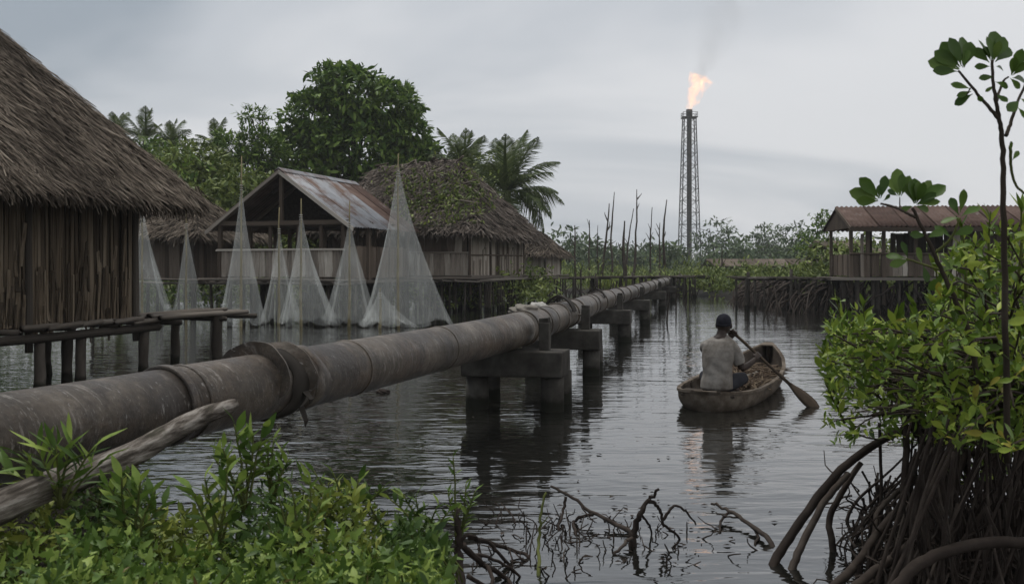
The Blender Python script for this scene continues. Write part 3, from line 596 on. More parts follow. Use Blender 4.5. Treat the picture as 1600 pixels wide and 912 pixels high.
for t in np.arange(-.5, 3.3, .36): piece('deck_log', house, rp(-.6, t, 1.17), rp(8.6, t, 1.17), .34, .09, (0, 0, 1), 'jetty')
for s in np.arange(-.4, 8.4, .17): pile(house, rp(s+R.uniform(-.1, .1), R.choice((-.4, -.4, .6, 1.8, 3.0)), 0), 1.14, R.uniform(.045, .08), -.5, 'stake')
# low sheds far off on the marsh
def low_shed(lab, c, wx, wy, z0_, zr_, key):
    t_ = thing('low_shed', lab, 'shed', (c[0], c[1], .25)); x, y = c
    for sx in (-1, -.3, .35, 1):
        for sy in (-1, 1): pile(t_, (x+sx*wx*.46, y+sy*wy*.45), z0_+.1, .07, .1, 'post')
    n = 7
    for k in range(n):
        xa = x-wx*.55+wx*1.1*k/n; piece('roof_board', t_, (xa+wx*.08, y-wy*.65, z0_), (xa+wx*.08, y+wy*.1, zr_), wx*1.1/n*.97, .08, (0, 0, 1), key)
        piece('roof_board', t_, (xa+wx*.08, y+wy*.65, z0_), (xa+wx*.08, y+wy*.1, zr_), wx*1.1/n*.97, .08, (0, 0, 1), key)
    slat_wall(t_, (x-wx*.4, y-wy*.3, 0), (x+wx*.4, y-wy*.3, 0), .2, z0_, .5, (0, -1, 0), 'brown_board', 'board', .05, .1)
low_shed('low dark shed with a patchy roof far off in the scrub below the flare stack', (21.5, 86), 8.5, 4, 1.6, 2.2, 'brown_board')
low_shed('low brown roofed shed in green scrub left of the rusty roofed house', (22.6, 66), 4.8, 3, 2.0, 2.75, 'thatch')
low_shed('small open shelter whose thin roof shows just left of the rusty roofed house', (15.1, 46), 1.9, 2.0, 2.45, 2.75, 'thatch')
# ---------------------------------------------------------------- hanging fishing nets
def fishing_net(lab, px, pyt, pxl, pxr, D, polebase=None, seed=0, pole_lean=0.0, top_extra=26, sag=1.0, r0=.02):
    base = at(px, 0, D); base.z = 0; top = at(px+pole_lean, pyt, D); ht = top.z
    t_ = thing('fishing_net', lab, 'fishing net', base, 'white nets hung on poles along the creek')
    mb = MB(); pt = [base-Vector((0, 0, .7))]+[base.lerp(top, q)+Vector((R.uniform(-.012, .012), 0, 0)) for q in np.linspace(0, 1, 7)]+[top+Vector((.01, 0, top_extra/F*D))]
    pts = [base+(p-base)-Vector((0, .0, 0)) for p in pt]; mb.tube(pts, list(np.linspace(.045, .015, len(pts))), 7); mb.build('net_pole', M['net_pole'], t_, True)
    RL, RR = (px-pxl)/F*D, (pxr-px)/F*D; nA, nT = 72, 26; rs = np.random.default_rng(seed)
    ph = rs.uniform(0, 6.28, 6); V = []; am = rs.uniform(.02, .085, 6); ex_ = rs.uniform(1.12, 1.5)
    for i in range(nT+1):
        t = i/nT; z = ht*(1-t)+.012*t
        prof = r0+(1-r0)*(t**ex_)*(1-.08*math.sin(math.pi*t))+.05*math.sin(7*t+ph[5])*t*(1-t)
        for k in range(nA):
            a = 2*math.pi*k/nA; c, s = math.cos(a), math.sin(a)
            Rx = RR if c > 0 else RL; Ry = .72*(RL+RR)/2
            fold = 1+sum(am[q]*math.sin((q*2+3)*a+ph[q]) for q in range(6))*min(1, t*2.0)+.02*math.sin(29*a+ph[0])*t
            lift = (.04+.30*abs(math.sin(2.5*a+ph[1]))**3)*(t**8)
            cx = pole_lean/F*D*(1-t)
            V.append((base.x+cx+prof*Rx*c*fold, base.y+prof*Ry*s*fold, z+lift*.6))
    o = base; V = np.array(V)-np.array((o.x, o.y, 0)); i = np.arange(nT)[:, None]; k = np.arange(nA)[None]
    FI = np.stack([i*nA+k, i*nA+(k+1) % nA, (i+1)*nA+(k+1) % nA, (i+1)*nA+k], -1).reshape(-1, 4)
    link('netting', npmesh('netting', V, FI, 4, True), M['net'], t_)
    # the rope at the top and the hem that lies on the water
    mb = MB()
    for q in range(3): mb.tube([top+Vector((.0, 0, -.10-.06*q))+Vector((.035*math.cos(a), .035*math.sin(a), 0)) for a in np.linspace(0, 6.28, 9)], .012, 5)
    mb.build('lashing', M['white_cloth'], t_, True)
    V = []
    for j in range(3):
        for k in range(nA):
            a = 2*math.pi*k/nA; c, s = math.cos(a), math.sin(a); Rx = RR if c > 0 else RL; Ry = .72*(RL+RR)/2
            g_ = (1.0-.04*j)+.22*j*(.5+.5*math.sin(5*a+ph[2]))*(.6+.4*math.sin(11*a+ph[3])); V.append((g_*Rx*c, g_*Ry*s, .016+.035*(j == 1)*abs(math.sin(9*a+ph[4]))))
    FI = np.stack([np.arange(2)[:, None]*nA+k, np.arange(2)[:, None]*nA+(k+1) % nA, (np.arange(2)[:, None]+1)*nA+(k+1) % nA, (np.arange(2)[:, None]+1)*nA+k], -1).reshape(-1, 4)
    link('net_hem', npmesh('net_hem', np.array(V), FI, 4, True), M['hem'], t_)
    return t_
fishing_net('white net beside the right end of the big hut\'s wall, half hidden by it', 222, 318, 196, 270, 30.0, seed=1, top_extra=10)
fishing_net('slim white net before the dark hut, behind the landing stage', 291, 345, 270, 322, 30.0, seed=2, top_extra=22)
fishing_net('tall slim net whose dark pole stands before the tin shed\'s left eave', 377, 284, 340, 413, 26.5, seed=3, top_extra=40)
fishing_net('small narrow net standing behind its neighbours in front of the open shed', 436, 352, 408, 470, 27.6, seed=4, top_extra=28)
fishing_net('medium net in front of the open shed\'s railing, overlapping the small narrow one', 470, 330, 440, 528, 26.6, seed=5, top_extra=20)
fishing_net('medium net hanging before the rusty edge of the tin roof, left of the largest net', 546, 342, 508, 588, 26.6, seed=6, top_extra=28)
fishing_net('low broad scrap of net heaped at the left foot of the largest net', 594, 452, 562, 640, 25.9, seed=12, top_extra=2)
fishing_net('largest white net, on the thick yellowish pole before the grey thatched hut', 622, 262, 566, 703, 26.2, seed=8, top_extra=22)
# ---------------------------------------------------------------- the pipeline
pz, pr = .87, .195
PC = [(-5.9, -3.4), (-3.85, 0), (-3.0, 2.2), (-2.2, 4.27), (-1.34, 6.5), (-.59, 9.15), (0.02, 11.1), (.72, 14.6), (1.95, 21.2), (3.28, 27.8), (5.35, 38), (7.0, 46), (9.1, 56), (12.2, 69)]
PP = spline([Vector((x, y, pz+.012*math.sin(y*1.3))) for x, y in PC], 8)
def pipe_at(y):
    for a, b in zip(PP[:-1], PP[1:]):
        if a.y <= y <= b.y: t = (y-a.y)/(b.y-a.y); return a.lerp(b, t), (b-a).normalized()
    return PP[-1], (PP[-1]-PP[-2]).normalized()
pipe = thing('pipeline', 'long old grey brown oil pipeline running on concrete piers up the middle of the creek', 'pipeline', (0, 11, pz))
joints = [-3.4, 1.0, 5.22, 6.25, 11.35, 12.45, 14.1, 16.0, 18.6, 21.9, 26, 31, 37, 44, 52, 61, 69]
for a, b in zip(joints[:-1], joints[1:]):
    n = max(6, int((b-a)*4)); n = min(n, 24); pts = [pipe_at(a+(b-a)*k/n)[0] for k in range(n+1)]
    rr_ = pr*(1+R.uniform(-.012, .012)); mb = MB(); mb.tube(pts, rr_, 40, wob=.004); mb.build('pipe_section', M['pipe'], pipe, True)
def ring(name, y, wd, rad, tilt=0.0, m='pipe', parent=None, thick=None):
    c, d = pipe_at(y); mb = MB(); n = 44; x = Vector((d.y, -d.x, 0)); z = Vector((0, 0, 1))
    prof = [(-wd/2, pr*.97), (-wd/2, rad-.004), (-wd/2+.004, rad), (wd/2-.004, rad), (wd/2, rad-.004), (wd/2, pr*.97)]
    rings_ = []
    for k in range(n):
        a = 2*math.pi*k/n; e = x*math.cos(a)+z*math.sin(a); rings_.append([c+d*(u+tilt*math.sin(a)*r_)+e*(r_*(1+R.uniform(-.004, .004))) for u, r_ in prof])
    b = len(prof); mb.loft(rings_, cap=False); 
    mb.f += [tuple(((n-1)*b+k, (n-1)*b+(k+1) % b, (k+1) % b, k)) for k in range(b)]
    return mb.build(name, M[m], parent or pipe, True)
for y, wd, rad in ((5.22, .05, .215), (5.34, .02, .206), (7.05, .012, .203), (8.9, .012, .202), (11.55, .05, .212), (12.5, .04, .21), (13.1, .015, .204), (14.1, .06, .215), (15.2, .05, .215), (16.0, .05, .212), (18.0, .03, .208), (18.6, .07, .215), (20.0, .06, .22), (21.9, .06, .215), (24, .07, .22), (26, .08, .22), (28.6, .08, .22), (31, .08, .22), (34, .08, .22), (37, .1, .22), (40, .1, .225), (44, .1, .225), (48, .12, .23), (52, .12, .23), (56, .12, .23), (61, .13, .23)):
    ring('joint_band', y, wd, rad, R.uniform(-.05, .05))
# the two big flange plates with a broken rim, and bolted lugs between
def arc_plate(name, y, r_in, r_out, a0, a1, tilt, m, wd=.012, flare=0.0, rag=.005):
    c, d = pipe_at(y); x = Vector((d.y, -d.x, 0)); z = Vector((0, 0, 1)); mb = MB(); rg = []; n = 48; s1, s2 = R.random()*6, R.random()*6
    for k in range(n+1):
        t = k/n; a = a0+(a1-a0)*t; e = x*math.cos(a)+z*math.sin(a); end = min(1, min(t, 1-t)*7)**.6; ro = r_in+.004+(r_out-r_in)*end+rag*(.7*math.sin(5*a+s1)+.5*math.sin(11*a+s2))*end
        off = d*(tilt*math.sin(a)*ro+.003*math.sin(4*a+s2)); fl_ = d*flare*end
        rg.append([c+e*r_in+off-d*wd/2, c+e*ro+off+fl_-d*wd/2, c+e*ro+off+fl_+d*wd/2, c+e*r_in+off+d*wd/2])
    mb.loft(rg); return mb.build(name, M[m], pipe, False)
arc_plate('flange_plate', 5.93, .19, .272, -.25, 3.3, .14, 'pipe', .012, -.02); arc_plate('flange_plate', 6.2, .19, .252, -.3, 2.9, -.16, 'pipe', .010, .04)
for y, wd, rd, nm_ in ((6.10, .16, .212, 'torn_wrap'), (6.38, .12, .206, 'torn_wrap')):
    c, d = pipe_at(y); x = Vector((d.y, -d.x, 0)); mb = MB(); rg = []
    s1, s2 = R.random()*6, R.random()*6
    for k in range(41):
        a = 2*math.pi*k/41; e = x*math.cos(a)+Vector((0, 0, 1))*math.sin(a); r_ = rd+.005*math.sin(3*a+s1); w0, w1 = wd*.5+.025*math.sin(2*a+s1)+.012*math.sin(7*a+s2), wd*.5+.03*math.sin(3*a+s2)
        rg.append([c+e*.19-d*w0, c+e*r_-d*w0, c+e*(r_+.003), c+e*r_+d*w1, c+e*.19+d*w1])
    mb.loft(rg, cap=False); n5 = 40*5; mb.f += [(n5+k, n5+k+1, k+1, k) for k in range(4)]; mb.build(nm_, M['steel' if y < 6.2 else 'pipe'], pipe, True)
for k, (a, L) in enumerate(((-.2, .07), (-.8, .09))):
    c, d = pipe_at(6.16+.05*k); x = Vector((d.y, -d.x, 0)); e = x*math.cos(a)+Vector((0, 0, 1))*math.sin(a); mb = MB(); q0 = c+e*.205
    mb.loft([[q0-d*.035, q0+d*.03, q0+d*.03+e*.006, q0-d*.035+e*.006], [q0-d*.03+e*.05-Vector((0, 0, L*.5)), q0+d*.02+e*.05-Vector((0, 0, L*.5)), q0+d*.02+e*.056-Vector((0, 0, L*.5)), q0-d*.03+e*.056-Vector((0, 0, L*.5))], [q0-d*.01+e*.04-Vector((0, 0, L)), q0+d*.0+e*.04-Vector((0, 0, L)), q0+d*.0+e*.045-Vector((0, 0, L)), q0-d*.01+e*.045-Vector((0, 0, L))]]); mb.build('hanging_scrap', M['steel'], pipe)
for y, rad, a0, a1, sh in ((14.35, .30, .35, 2.95, .06), (14.7, .27, .3, 2.7, 0), (19.6, .28, .5, 2.8, 0)):      # bent half-shells riding on the pipe
    c, d = pipe_at(y); x = Vector((d.y, -d.x, 0)); mb = MB(); o_ = [];
    for k in range(19):
        a = a0+(a1-a0)*k/18; e = x*math.cos(a)+Vector((0, 0, 1))*math.sin(a); rr_ = rad-.08*abs(math.cos(a))
        o_.append([c+e*rr_-d*.10, c+e*(rr_+.02)-d*.10, c+e*(rr_+.02)+d*.12, c+e*rr_+d*.12])
    mb.loft(o_); mb.build('split_sleeve', M['steel'], pipe, False)
for y in (11.75, 14.9):
    c, d = pipe_at(y); x = Vector((d.y, -d.x, 0)); mb = MB(); mb.box(c+x*.24, (.12, .05, .03), frame((0, 0, 1))); mb.build('saddle_lug', M['pipe'], pipe)
def pier(lab, y, ex=0.0):
    c, d = pipe_at(y); x = Vector((d.y, -d.x, 0)); d = Vector((d.x, d.y, 0)).normalized()
    t_ = thing('pipe_pier', lab, 'pier', (c.x, c.y, 0), 'concrete piers under the pipeline'); Mx = Matrix((x, d, Vector((0, 0, 1)))).transposed()
    ct = pz-pr-.004; mb = MB(); mb.box((c.x, c.y, ct-.145), (1.14+ex, .46, .29), Mx, .006); o = mb.build('cap_beam', M['concrete'], t_)
    bv = o.modifiers.new('bevel', 'BEVEL'); bv.width = .018; bv.segments = 2
    for s in (-.43, .43):
        for u in (-.02, .62):
            p = c+x*s+d*u; r_ = .13 if u < 0 else .11
            mb = MB(); mb.tube([(p.x, p.y, z) for z in (-.8, -.2, .0, .12, ct-.284)], [r_*1.02, r_*1.03, r_*1.02, r_, r_], 14, wob=.02); mb.build('pile', M['concrete'], t_, True)
    p = c+d*.62; mb = MB(); mb.box((p.x, p.y, ct-.165), (1.0, .24, .24), Mx, .006); mb.build('rear_beam', M['concrete'], t_)
    for s, hh in ((.34, .31), (-.36, .24)):
        p = c+x*s+d*.02; mb = MB(); mb.box((p.x, p.y, ct+hh/2-.004), (.12, .14, hh), Mx, .006); o = mb.build('stop_post', M['concrete'], t_)
        bv = o.modifiers.new('bevel', 'BEVEL'); bv.width = .01; bv.segments = 2
        mb = MB(); mb.box((p.x, p.y, ct+hh+.02), (.10, .12, .05), Mx, .008); mb.build('post_head', M['concrete'], t_)
ords = ['nearest concrete pier under the pipeline, its cap beam and four piles closest to the camera', 'second nearest concrete pier under the pipeline, just beyond the nearest one', 'third concrete pier from the camera under the pipeline, level with the paddler\'s head', 'fourth concrete pier from the camera, with a dark squat cap', 'fifth concrete pier from the camera under the pipeline', 'sixth concrete pier from the camera, small and dark by the far stakes', 'farthest visible concrete pier under the pipeline']
for l, y in zip(ords, (11.15, 14.75, 21.3, 27.8, 37, 46, 56)): pier(l, y)
pier('hidden pier under the pipeline\'s near end behind the left bank\'s leaves', 3.0)
# things lying on the pipe
def lump(name, lab, cat, c, ax, n_, m, seed):
    rs = random.Random(seed); bm = bmesh.new(); bmesh.ops.create_icosphere(bm, subdivisions=4, radius=1.0)
    for v in bm.verts:
        q = v.co.copy(); f = 1+.16*math.sin(q.x*5+seed)*math.cos(q.y*4.3)+.10*math.sin(q.z*9+q.x*7+seed)+.05*math.sin(q.x*17+q.y*13)
        v.co = Vector((q.x*ax[0]*f, q.y*ax[1]*f, max(q.z, -.35)*ax[2]*f))
    me = bpy.data.meshes.new(name); bm.to_mesh(me); bm.free(); me.polygons.foreach_set('use_smooth', [True]*len(me.polygons))
    o = link(name, me, m); o.location = c; o.rotation_euler = (0, 0, n_); return tag(o, lab, cat)
c, d = pipe_at(12.2); lump('cloth_sack', 'pale rumpled sack lying on top of the pipeline above the nearest pier', 'sack', c+Vector((-.11, 0, pr-.015)), (.17, .22, .075), -.5, M['sack'], 3)
c, d = pipe_at(13.6); lump('tarp_bundle', 'grey rumpled bundle behind the pipeline beside the dark bent sleeve', 'bundle', c+Vector((-.17, .1, pr-.05)), (.12, .3, .09), -.3, M['white_cloth'], 5)
# weathered log propped on the pipe
a = at(-160, 868, 3.0); b = at(362, 634, 5.38)
mb = MB(); ps = [a.lerp(b, t)+Vector((0, 0, .012*math.sin(t*9)))+Vector((.008*math.sin(t*14), 0, 0)) for t in np.linspace(0, 1, 22)]
mb.tube(ps, [.062, .060, .061, .056, .058, .054, .056, .05, .051, .047, .034], 14, wob=.05)
o = mb.build('fallen_log', M['log'], None, True, origin=a); tag(o, 'weathered grey log leaning from the leafy bank up against the pipeline', 'log')
# small floating thing and bits on the water
lump('floating_debris', 'dark clump floating on the water under the pipeline, left of the nearest pier', 'debris', onz(598, 613), (.09, .07, .045), 0, M['root'], 9)
# ---------------------------------------------------------------- flare stack
FX = at(1077, 410, 250).x
fl = thing('flare_stack', 'tall lattice gas flare stack burning far off above the marsh treeline', 'flare stack', (FX, 250, .2))
def lv(py): return H-(py-HY)/F*250
ztop, zplat, zb = lv(172), lv(184), .2
mb = MB(); mb.tube([(FX, 250, z) for z in (zb, zplat-3, ztop)], [.62, .60, .58], 14); mb.build('flare_pipe', M['steel'], fl, True)
mb = MB(); mb.tube([(FX, 250, ztop-1.6), (FX, 250, ztop+.1)], [.78, .78], 14); mb.build('burner_tip', M['steel'], fl, True)
wb, wt = 2.55, 1.45
def leg(sx, sy, t): w_ = wb+(wt-wb)*t; return Vector((FX+sx*w_, 250+sy*w_, zb+(zplat-zb)*t))
for sx in (-1, 1):
    for sy in (-1, 1):
        mb = MB(); mb.tube([leg(sx, sy, 0), leg(sx, sy, 1)], .13, 5); mb.build('lattice_leg', M['steel'], fl)
nb = 13
for k in range(nb):
    t0, t1 = k/nb, (k+1)/nb
    for (a, b) in (((-1, -1), (1, -1)), ((1, -1), (1, 1)), ((1, 1), (-1, 1)), ((-1, 1), (-1, -1))):
        mb = MB(); mb.tube([leg(*a, t1), leg(*b, t1)], .06, 4); mb.tube([leg(*a, t0), leg(*b, t1)], .05, 4); mb.tube([leg(*b, t0), leg(*a, t1)], .05, 4); mb.build('brace_panel', M['steel'], fl)
mb = MB(); mb.box((FX, 250, zplat), (3.7, 3.7, .18)); mb.build('platform', M['steel'], fl)
mb = MB()
for sx in (-1, 1):
    for sy in (-1, 0, 1): mb.tube([(FX+sx*1.75, 250+sy*1.75, zplat), (FX+sx*1.75, 250+sy*1.75, zplat+1.2)], .06, 4); mb.tube([(FX+sy*1.75, 250+sx*1.75, zplat), (FX+sy*1.75, 250+sx*1.75, zplat+1.2)], .06, 4)
for z in (zplat+.6, zplat+1.2):
    mb.tube([(FX-1.75, 248.25, z), (FX+1.75, 248.25, z), (FX+1.75, 251.75, z), (FX-1.75, 251.75, z), (FX-1.75, 248.25, z)], .06, 4)
mb.build('railing', M['steel'], fl)
def flame_mat():
    m = bpy.data.materials.new('flame'); m.use_nodes = True; nt = m.node_tree; nt.nodes.clear()
    tc = nd(nt, 'ShaderNodeTexCoord'); g_ = tc.outputs['Object']
    sx_ = nd(nt, 'ShaderNodeSeparateXYZ', {0: g_})
    no = nd(nt, 'ShaderNodeTexNoise', {'Vector': nd(nt, 'ShaderNodeMapping', {0: g_, 'Scale': (.62, .62, .42)}).outputs[0], 'Scale': 1.0, 'Detail': 4.0, 'Distortion': 1.2}).outputs[0]
    # thins out towards the plume's axis-distance and the tip
    ax = mth(nt, 'SUBTRACT', sx_.outputs[0], mth(nt, 'MULTIPLY', sx_.outputs[2], .33))
    rr_ = mth(nt, 'SQRT', mth(nt, 'ADD', mth(nt, 'MULTIPLY', ax, ax), mth(nt, 'MULTIPLY', sx_.outputs[1], sx_.outputs[1])))
    wid = mth(nt, 'MULTIPLY_ADD', sx_.outputs[2], .42, .9)
    e = mth(nt, 'SUBTRACT', 1.0, mth(nt, 'DIVIDE', rr_, wid))
    up = mth(nt, 'MULTIPLY', sx_.outputs[2], .055)
    f = mth(nt, 'SUBTRACT', mth(nt, 'ADD', mth(nt, 'MULTIPLY', e, 1.0), mth(nt, 'MULTIPLY_ADD', no, 4.2, -2.05)), up)
    dn = mth(nt, 'MULTIPLY', f, 1.6, clamp=True)
    col = ramp(nt, f, [(0.0, (1.0, .34, .13)), (.5, (1.0, .52, .27)), (1.0, (1.0, .75, .50))])
    v = nd(nt, 'ShaderNodeVolumePrincipled', {'Color': (.5, .4, .3, 1), 'Density': mth(nt, 'MULTIPLY', dn, .22), 'Emission Color': col, 'Emission Strength': mth(nt, 'MULTIPLY', dn, .30)})
    nt.links.new(v.outputs[0], nd(nt, 'ShaderNodeOutputMaterial').inputs['Volume']); return m
def smoke_mat():
    m = bpy.data.materials.new('smoke'); m.use_nodes = True; nt = m.node_tree; nt.nodes.clear()
    g_ = nd(nt, 'ShaderNodeTexCoord').outputs['Object']; sx_ = nd(nt, 'ShaderNodeSeparateXYZ', {0: g_})
    no = nd(nt, 'ShaderNodeTexNoise', {'Vector': nd(nt, 'ShaderNodeMapping', {0: g_, 'Scale': (.22, .22, .13)}).outputs[0], 'Scale': 1.0, 'Detail': 4.0, 'Distortion': .8}).outputs[0]
    ax = mth(nt, 'SUBTRACT', sx_.outputs[0], mth(nt, 'MULTIPLY', sx_.outputs[2], .42))
    rr_ = mth(nt, 'SQRT', mth(nt, 'ADD', mth(nt, 'MULTIPLY', ax, ax), mth(nt, 'MULTIPLY', sx_.outputs[1], sx_.outputs[1])))
    e = mth(nt, 'SUBTRACT', 1.0, mth(nt, 'DIVIDE', rr_, mth(nt, 'MULTIPLY_ADD', sx_.outputs[2], .38, 1.9)), clamp=True)
    f = mth(nt, 'MULTIPLY', e, mth(nt, 'MULTIPLY_ADD', no, 3.0, -1.0, clamp=True))
    dn = mth(nt, 'MULTIPLY', f, mth(nt, 'DIVIDE', .19, mth(nt, 'MULTIPLY_ADD', mth(nt, 'MAXIMUM', sx_.outputs[2], 0.0), .30, 1.0)))
    v = nd(nt, 'ShaderNodeVolumePrincipled', {'Color': (.30, .29, .28, 1), 'Density': dn})
    nt.links.new(v.outputs[0], nd(nt, 'ShaderNodeOutputMaterial').inputs['Volume']); return m
def plume(name, m, z0_, hgt, drift, ra, rb, n=12):
    mb = MB(); mb.tube([(FX+drift*hgt*t, 250, z0_+hgt*t) for t in np.linspace(0, 1, n)], list(np.linspace(ra, rb, n)), 16)
    return mb.build(name, m, None, True, origin=(FX, 250, z0_))
o = plume('gas_flame', flame_mat(), ztop+.12, 8.2, .42, 1.1, 3.8); tag(o, 'orange gas flame blowing right from the top of the flare stack', 'flame'); o['kind'] = 'thing'
o = plume('smoke_plume', smoke_mat(), ztop+7.0, 21, .42, 1.9, 9.6); o.location.x += 2.2; tag(o, 'thin grey smoke drifting up from the gas flame', 'smoke'); o['kind'] = 'stuff'
# ---------------------------------------------------------------- foliage
def leaf_shape(kind):
    """half outline (t along, half width) of a leaf of length 1"""
    return {'obovate': [(0, .015), (.12, .03), (.3, .11), (.5, .19), (.7, .225), (.86, .17), (.96, .06), (1, .0)],
            'lance': [(0, .012), (.15, .07), (.35, .125), (.55, .12), (.75, .08), (.9, .035), (1, 0)],
            'lobed': [(0, .02), (.13, .10), (.24, .30), (.33, .26), (.42, .13), (.55, .15), (.68, .13), (.82, .08), (1, 0)],
            'quick': [(0, .03), (.3, .17), (.62, .19), (1, 0)],
            'quick_lance': [(0, .02), (.35, .13), (.65, .11), (1, 0)]}[kind]
def leaf_arrays(kind, droop=.12, cup=.25):
    pr_ = leaf_shape(kind); V = []; FI = []
    for t, w_ in pr_:
        z = -droop*t*t+.02*math.sin(6*t); V += [(-w_, t, z+cup*w_), (0, t, z), (w_, t, z+cup*w_)]
    for i in range(len(pr_)-1):
        a = i*3; FI += [(a, a+1, a+4, a+3), (a+1, a+2, a+5, a+4)]
    return np.array(V), np.array(FI)
_lm = {}
def leaf_mesh(kind, mkey, droop=.12):
    k = (kind, mkey, droop)
    if k not in _lm:
        V, FI = leaf_arrays(kind, droop); me = npmesh('leaf', V, FI, 4, True); me.materials.append(M[mkey]); _lm[k] = me
    return _lm[k]
def leaf_frames(k, dirs, up=(0, 0, 1), tw=.5):
    """(k,3) directions -> rotation matrices (k,3,3), columns x,y(dir),z"""
    d = dirs/np.linalg.norm(dirs, axis=1)[:, None]; u = np.array(up)[None]+G.normal(0, tw, (k, 3))
    x = np.cross(d, u); x /= np.linalg.norm(x, axis=1)[:, None]+1e-9; z = np.cross(x, d)
    return np.stack([x, d, z], -1)
def leaf_mass(name, P, dirs, L, kind, m, parent=None, wid=1.0, droop=.12, tw=.5, origin=None):
    V, FI = leaf_arrays(kind, droop); k = len(P); Mx = leaf_frames(k, dirs, tw=tw)
    o = np.array(origin if origin is not None else (org(parent) if parent else (0, 0, 0)))
    VV = V[None]*np.array((wid, 1, 1)); out = np.einsum('kij,kvj->kvi', Mx, np.repeat(VV, k, 0)*L[:, None, None])+P[:, None]-o
    FF = FI[None]+(np.arange(k)*len(V))[:, None, None]
    ob = link(name, npmesh(name, out.reshape(-1, 3), FF.reshape(-1, 4), 4, True), m, parent)
    if not parent: ob.location = o
    ob['kind'] = 'stuff'; return ob
def leaf_parts(parent, P, dirs, L, kind, mkey, wid=1.0, droop=.12, tw=.5, name='leaf'):
    Mx = leaf_frames(len(P), dirs, tw=tw); me = leaf_mesh(kind, mkey, droop)
    for p, m3, l in zip(P, Mx, L): inst(name, me, parent, Vector(p), Matrix(m3.tolist()), (l*wid, l, l))
def rosettes(C, axes, nl, L, spread=.75):
    """leaves whorled round each centre"""
    P = []; Dn = []; LL = []
    for c, a in zip(C, axes):
        a = Vector(a).normalized(); x = a.orthogonal().normalized(); y = a.cross(x); k = R.randint(*nl); ph = R.random()*6.28
        for q in range(k):
            an = ph+q*2.4; sp_ = spread*R.uniform(.5, 1.25); d = (a+(x*math.cos(an)+y*math.sin(an))*sp_).normalized()
            P.append(Vector(c)+d*.01-a*.012*q); Dn.append(d); LL.append(L*R.uniform(.65, 1.15))
    return np.array(P), np.array(Dn), np.array(LL)
def crown_points(blobs, n):
    w_ = np.array([b[3]*b[4]*b[5] for b in blobs])**.75; w_ /= w_.sum(); pick = G.choice(len(blobs), n, p=w_)
    d = G.normal(0, 1, (n, 3)); d /= np.linalg.norm(d, axis=1)[:, None]; r = G.uniform(.45, 1.0, n)**.6
    B = np.array(blobs)[pick]; return B[:, :3]+d*r[:, None]*B[:, 3:6], d
def clump_leaves(centers, outs, per, rad, L, flat=.5):
    k = len(centers)*per; c = np.repeat(centers, per, 0); o = np.repeat(outs, per, 0)
    P = c+G.normal(0, 1, (k, 3))*np.array((rad, rad, rad*flat)); d = o*.6+G.normal(0, .7, (k, 3))+np.array((0, 0, -.15))
    return P, d, L*G.uniform(.6, 1.25, k)
def tree(nm, lab, base, blobs, n_clump, per, rad, L, mkey, trunk_r, kind='quick', group=None, limbs=7, cat='tree', trunk_top=None):
    t_ = thing(nm, lab, cat, base, group); base = Vector(base)
    bl = [(b[0]+base.x, b[1]+base.y, b[2]+base.z)+tuple(b[3:6]) for b in blobs]
    C, O = crown_points(bl, n_clump); P, d, LL = clump_leaves(C, O, per, rad, L)
    mb = MB(); zc_ = np.mean([b[2] for b in bl]); tt = trunk_top or (zc_-base.z)*.55; top = base+Vector((0, 0, tt))
    mb.tube(wiggle(base-Vector((0, 0, .3)), top, 6, .05), [trunk_r*1.25, trunk_r, trunk_r*.8], 9); o = mb.build('trunk', M['bark'], t_, True)
    for k in range(limbs):
        b = bl[k % len(bl)]; e = Vector(b[:3])+Vector((R.uniform(-.5, .5)*b[3], R.uniform(-.5, .5)*b[4], R.uniform(-.3, .6)*b[5]))
        mb = MB(); w_ = wiggle(top-Vector((0, 0, tt*.1)), e, 6, .12); mb.tube(w_, [trunk_r*.55, trunk_r*.15], 6)
        for q in range(3):
            s = w_[R.randint(2, 5)]; mb.tube(wiggle(s, s+Vector((R.gauss(0, 1), R.gauss(0, 1), R.uniform(.2, 1)))*max(b[3:6])*.5, 4, .15), [trunk_r*.18, trunk_r*.06], 5)
        mb.build('limb', M['bark'], t_, True)
    leaf_mass('crown', P, d, LL, kind, M[mkey], t_); return t_
D = 55.0; s_ = D/F
def pb(px, py, D, rx, ry, rz, base):        # crown lobe given where it stands in the view and its radii in metres
    p = at(px, py, D); return (p.x-base[0], p.y-base[1], p.z-base[2], rx, ry, rz)
bs = (at(560, 400, 55).x, 55, .3)
tree('broadleaf_tree', 'big dense rounded dark green tree rising behind the tin roof and thatched hut', bs, [pb(548, 150, 55, 2.1, 2.2, 1.7, bs), pb(500, 190, 55, 2.1, 2.2, 1.7, bs), pb(600, 170, 55, 1.9, 2.0, 1.6, bs), pb(470, 240, 55, 1.5, 1.9, 1.5, bs), pb(560, 230, 55, 3.0, 2.8, 1.8, bs), pb(630, 215, 55, 1.6, 1.8, 1.5, bs), pb(655, 245, 55, 1.2, 1.5, 1.1, bs), pb(520, 125, 55, 1.1, 1.1, .8, bs), pb(450, 275, 54, 1.2, 1.4, 1.0, bs), pb(610, 262, 54, 2.0, 1.8, .9, bs), pb(500, 270, 54, 1.8, 1.8, .9, bs)], 900, 20, .24, .44, 'leaf_mango', .4, limbs=11)
bs = (at(395, 400, 52).x, 52, .3)
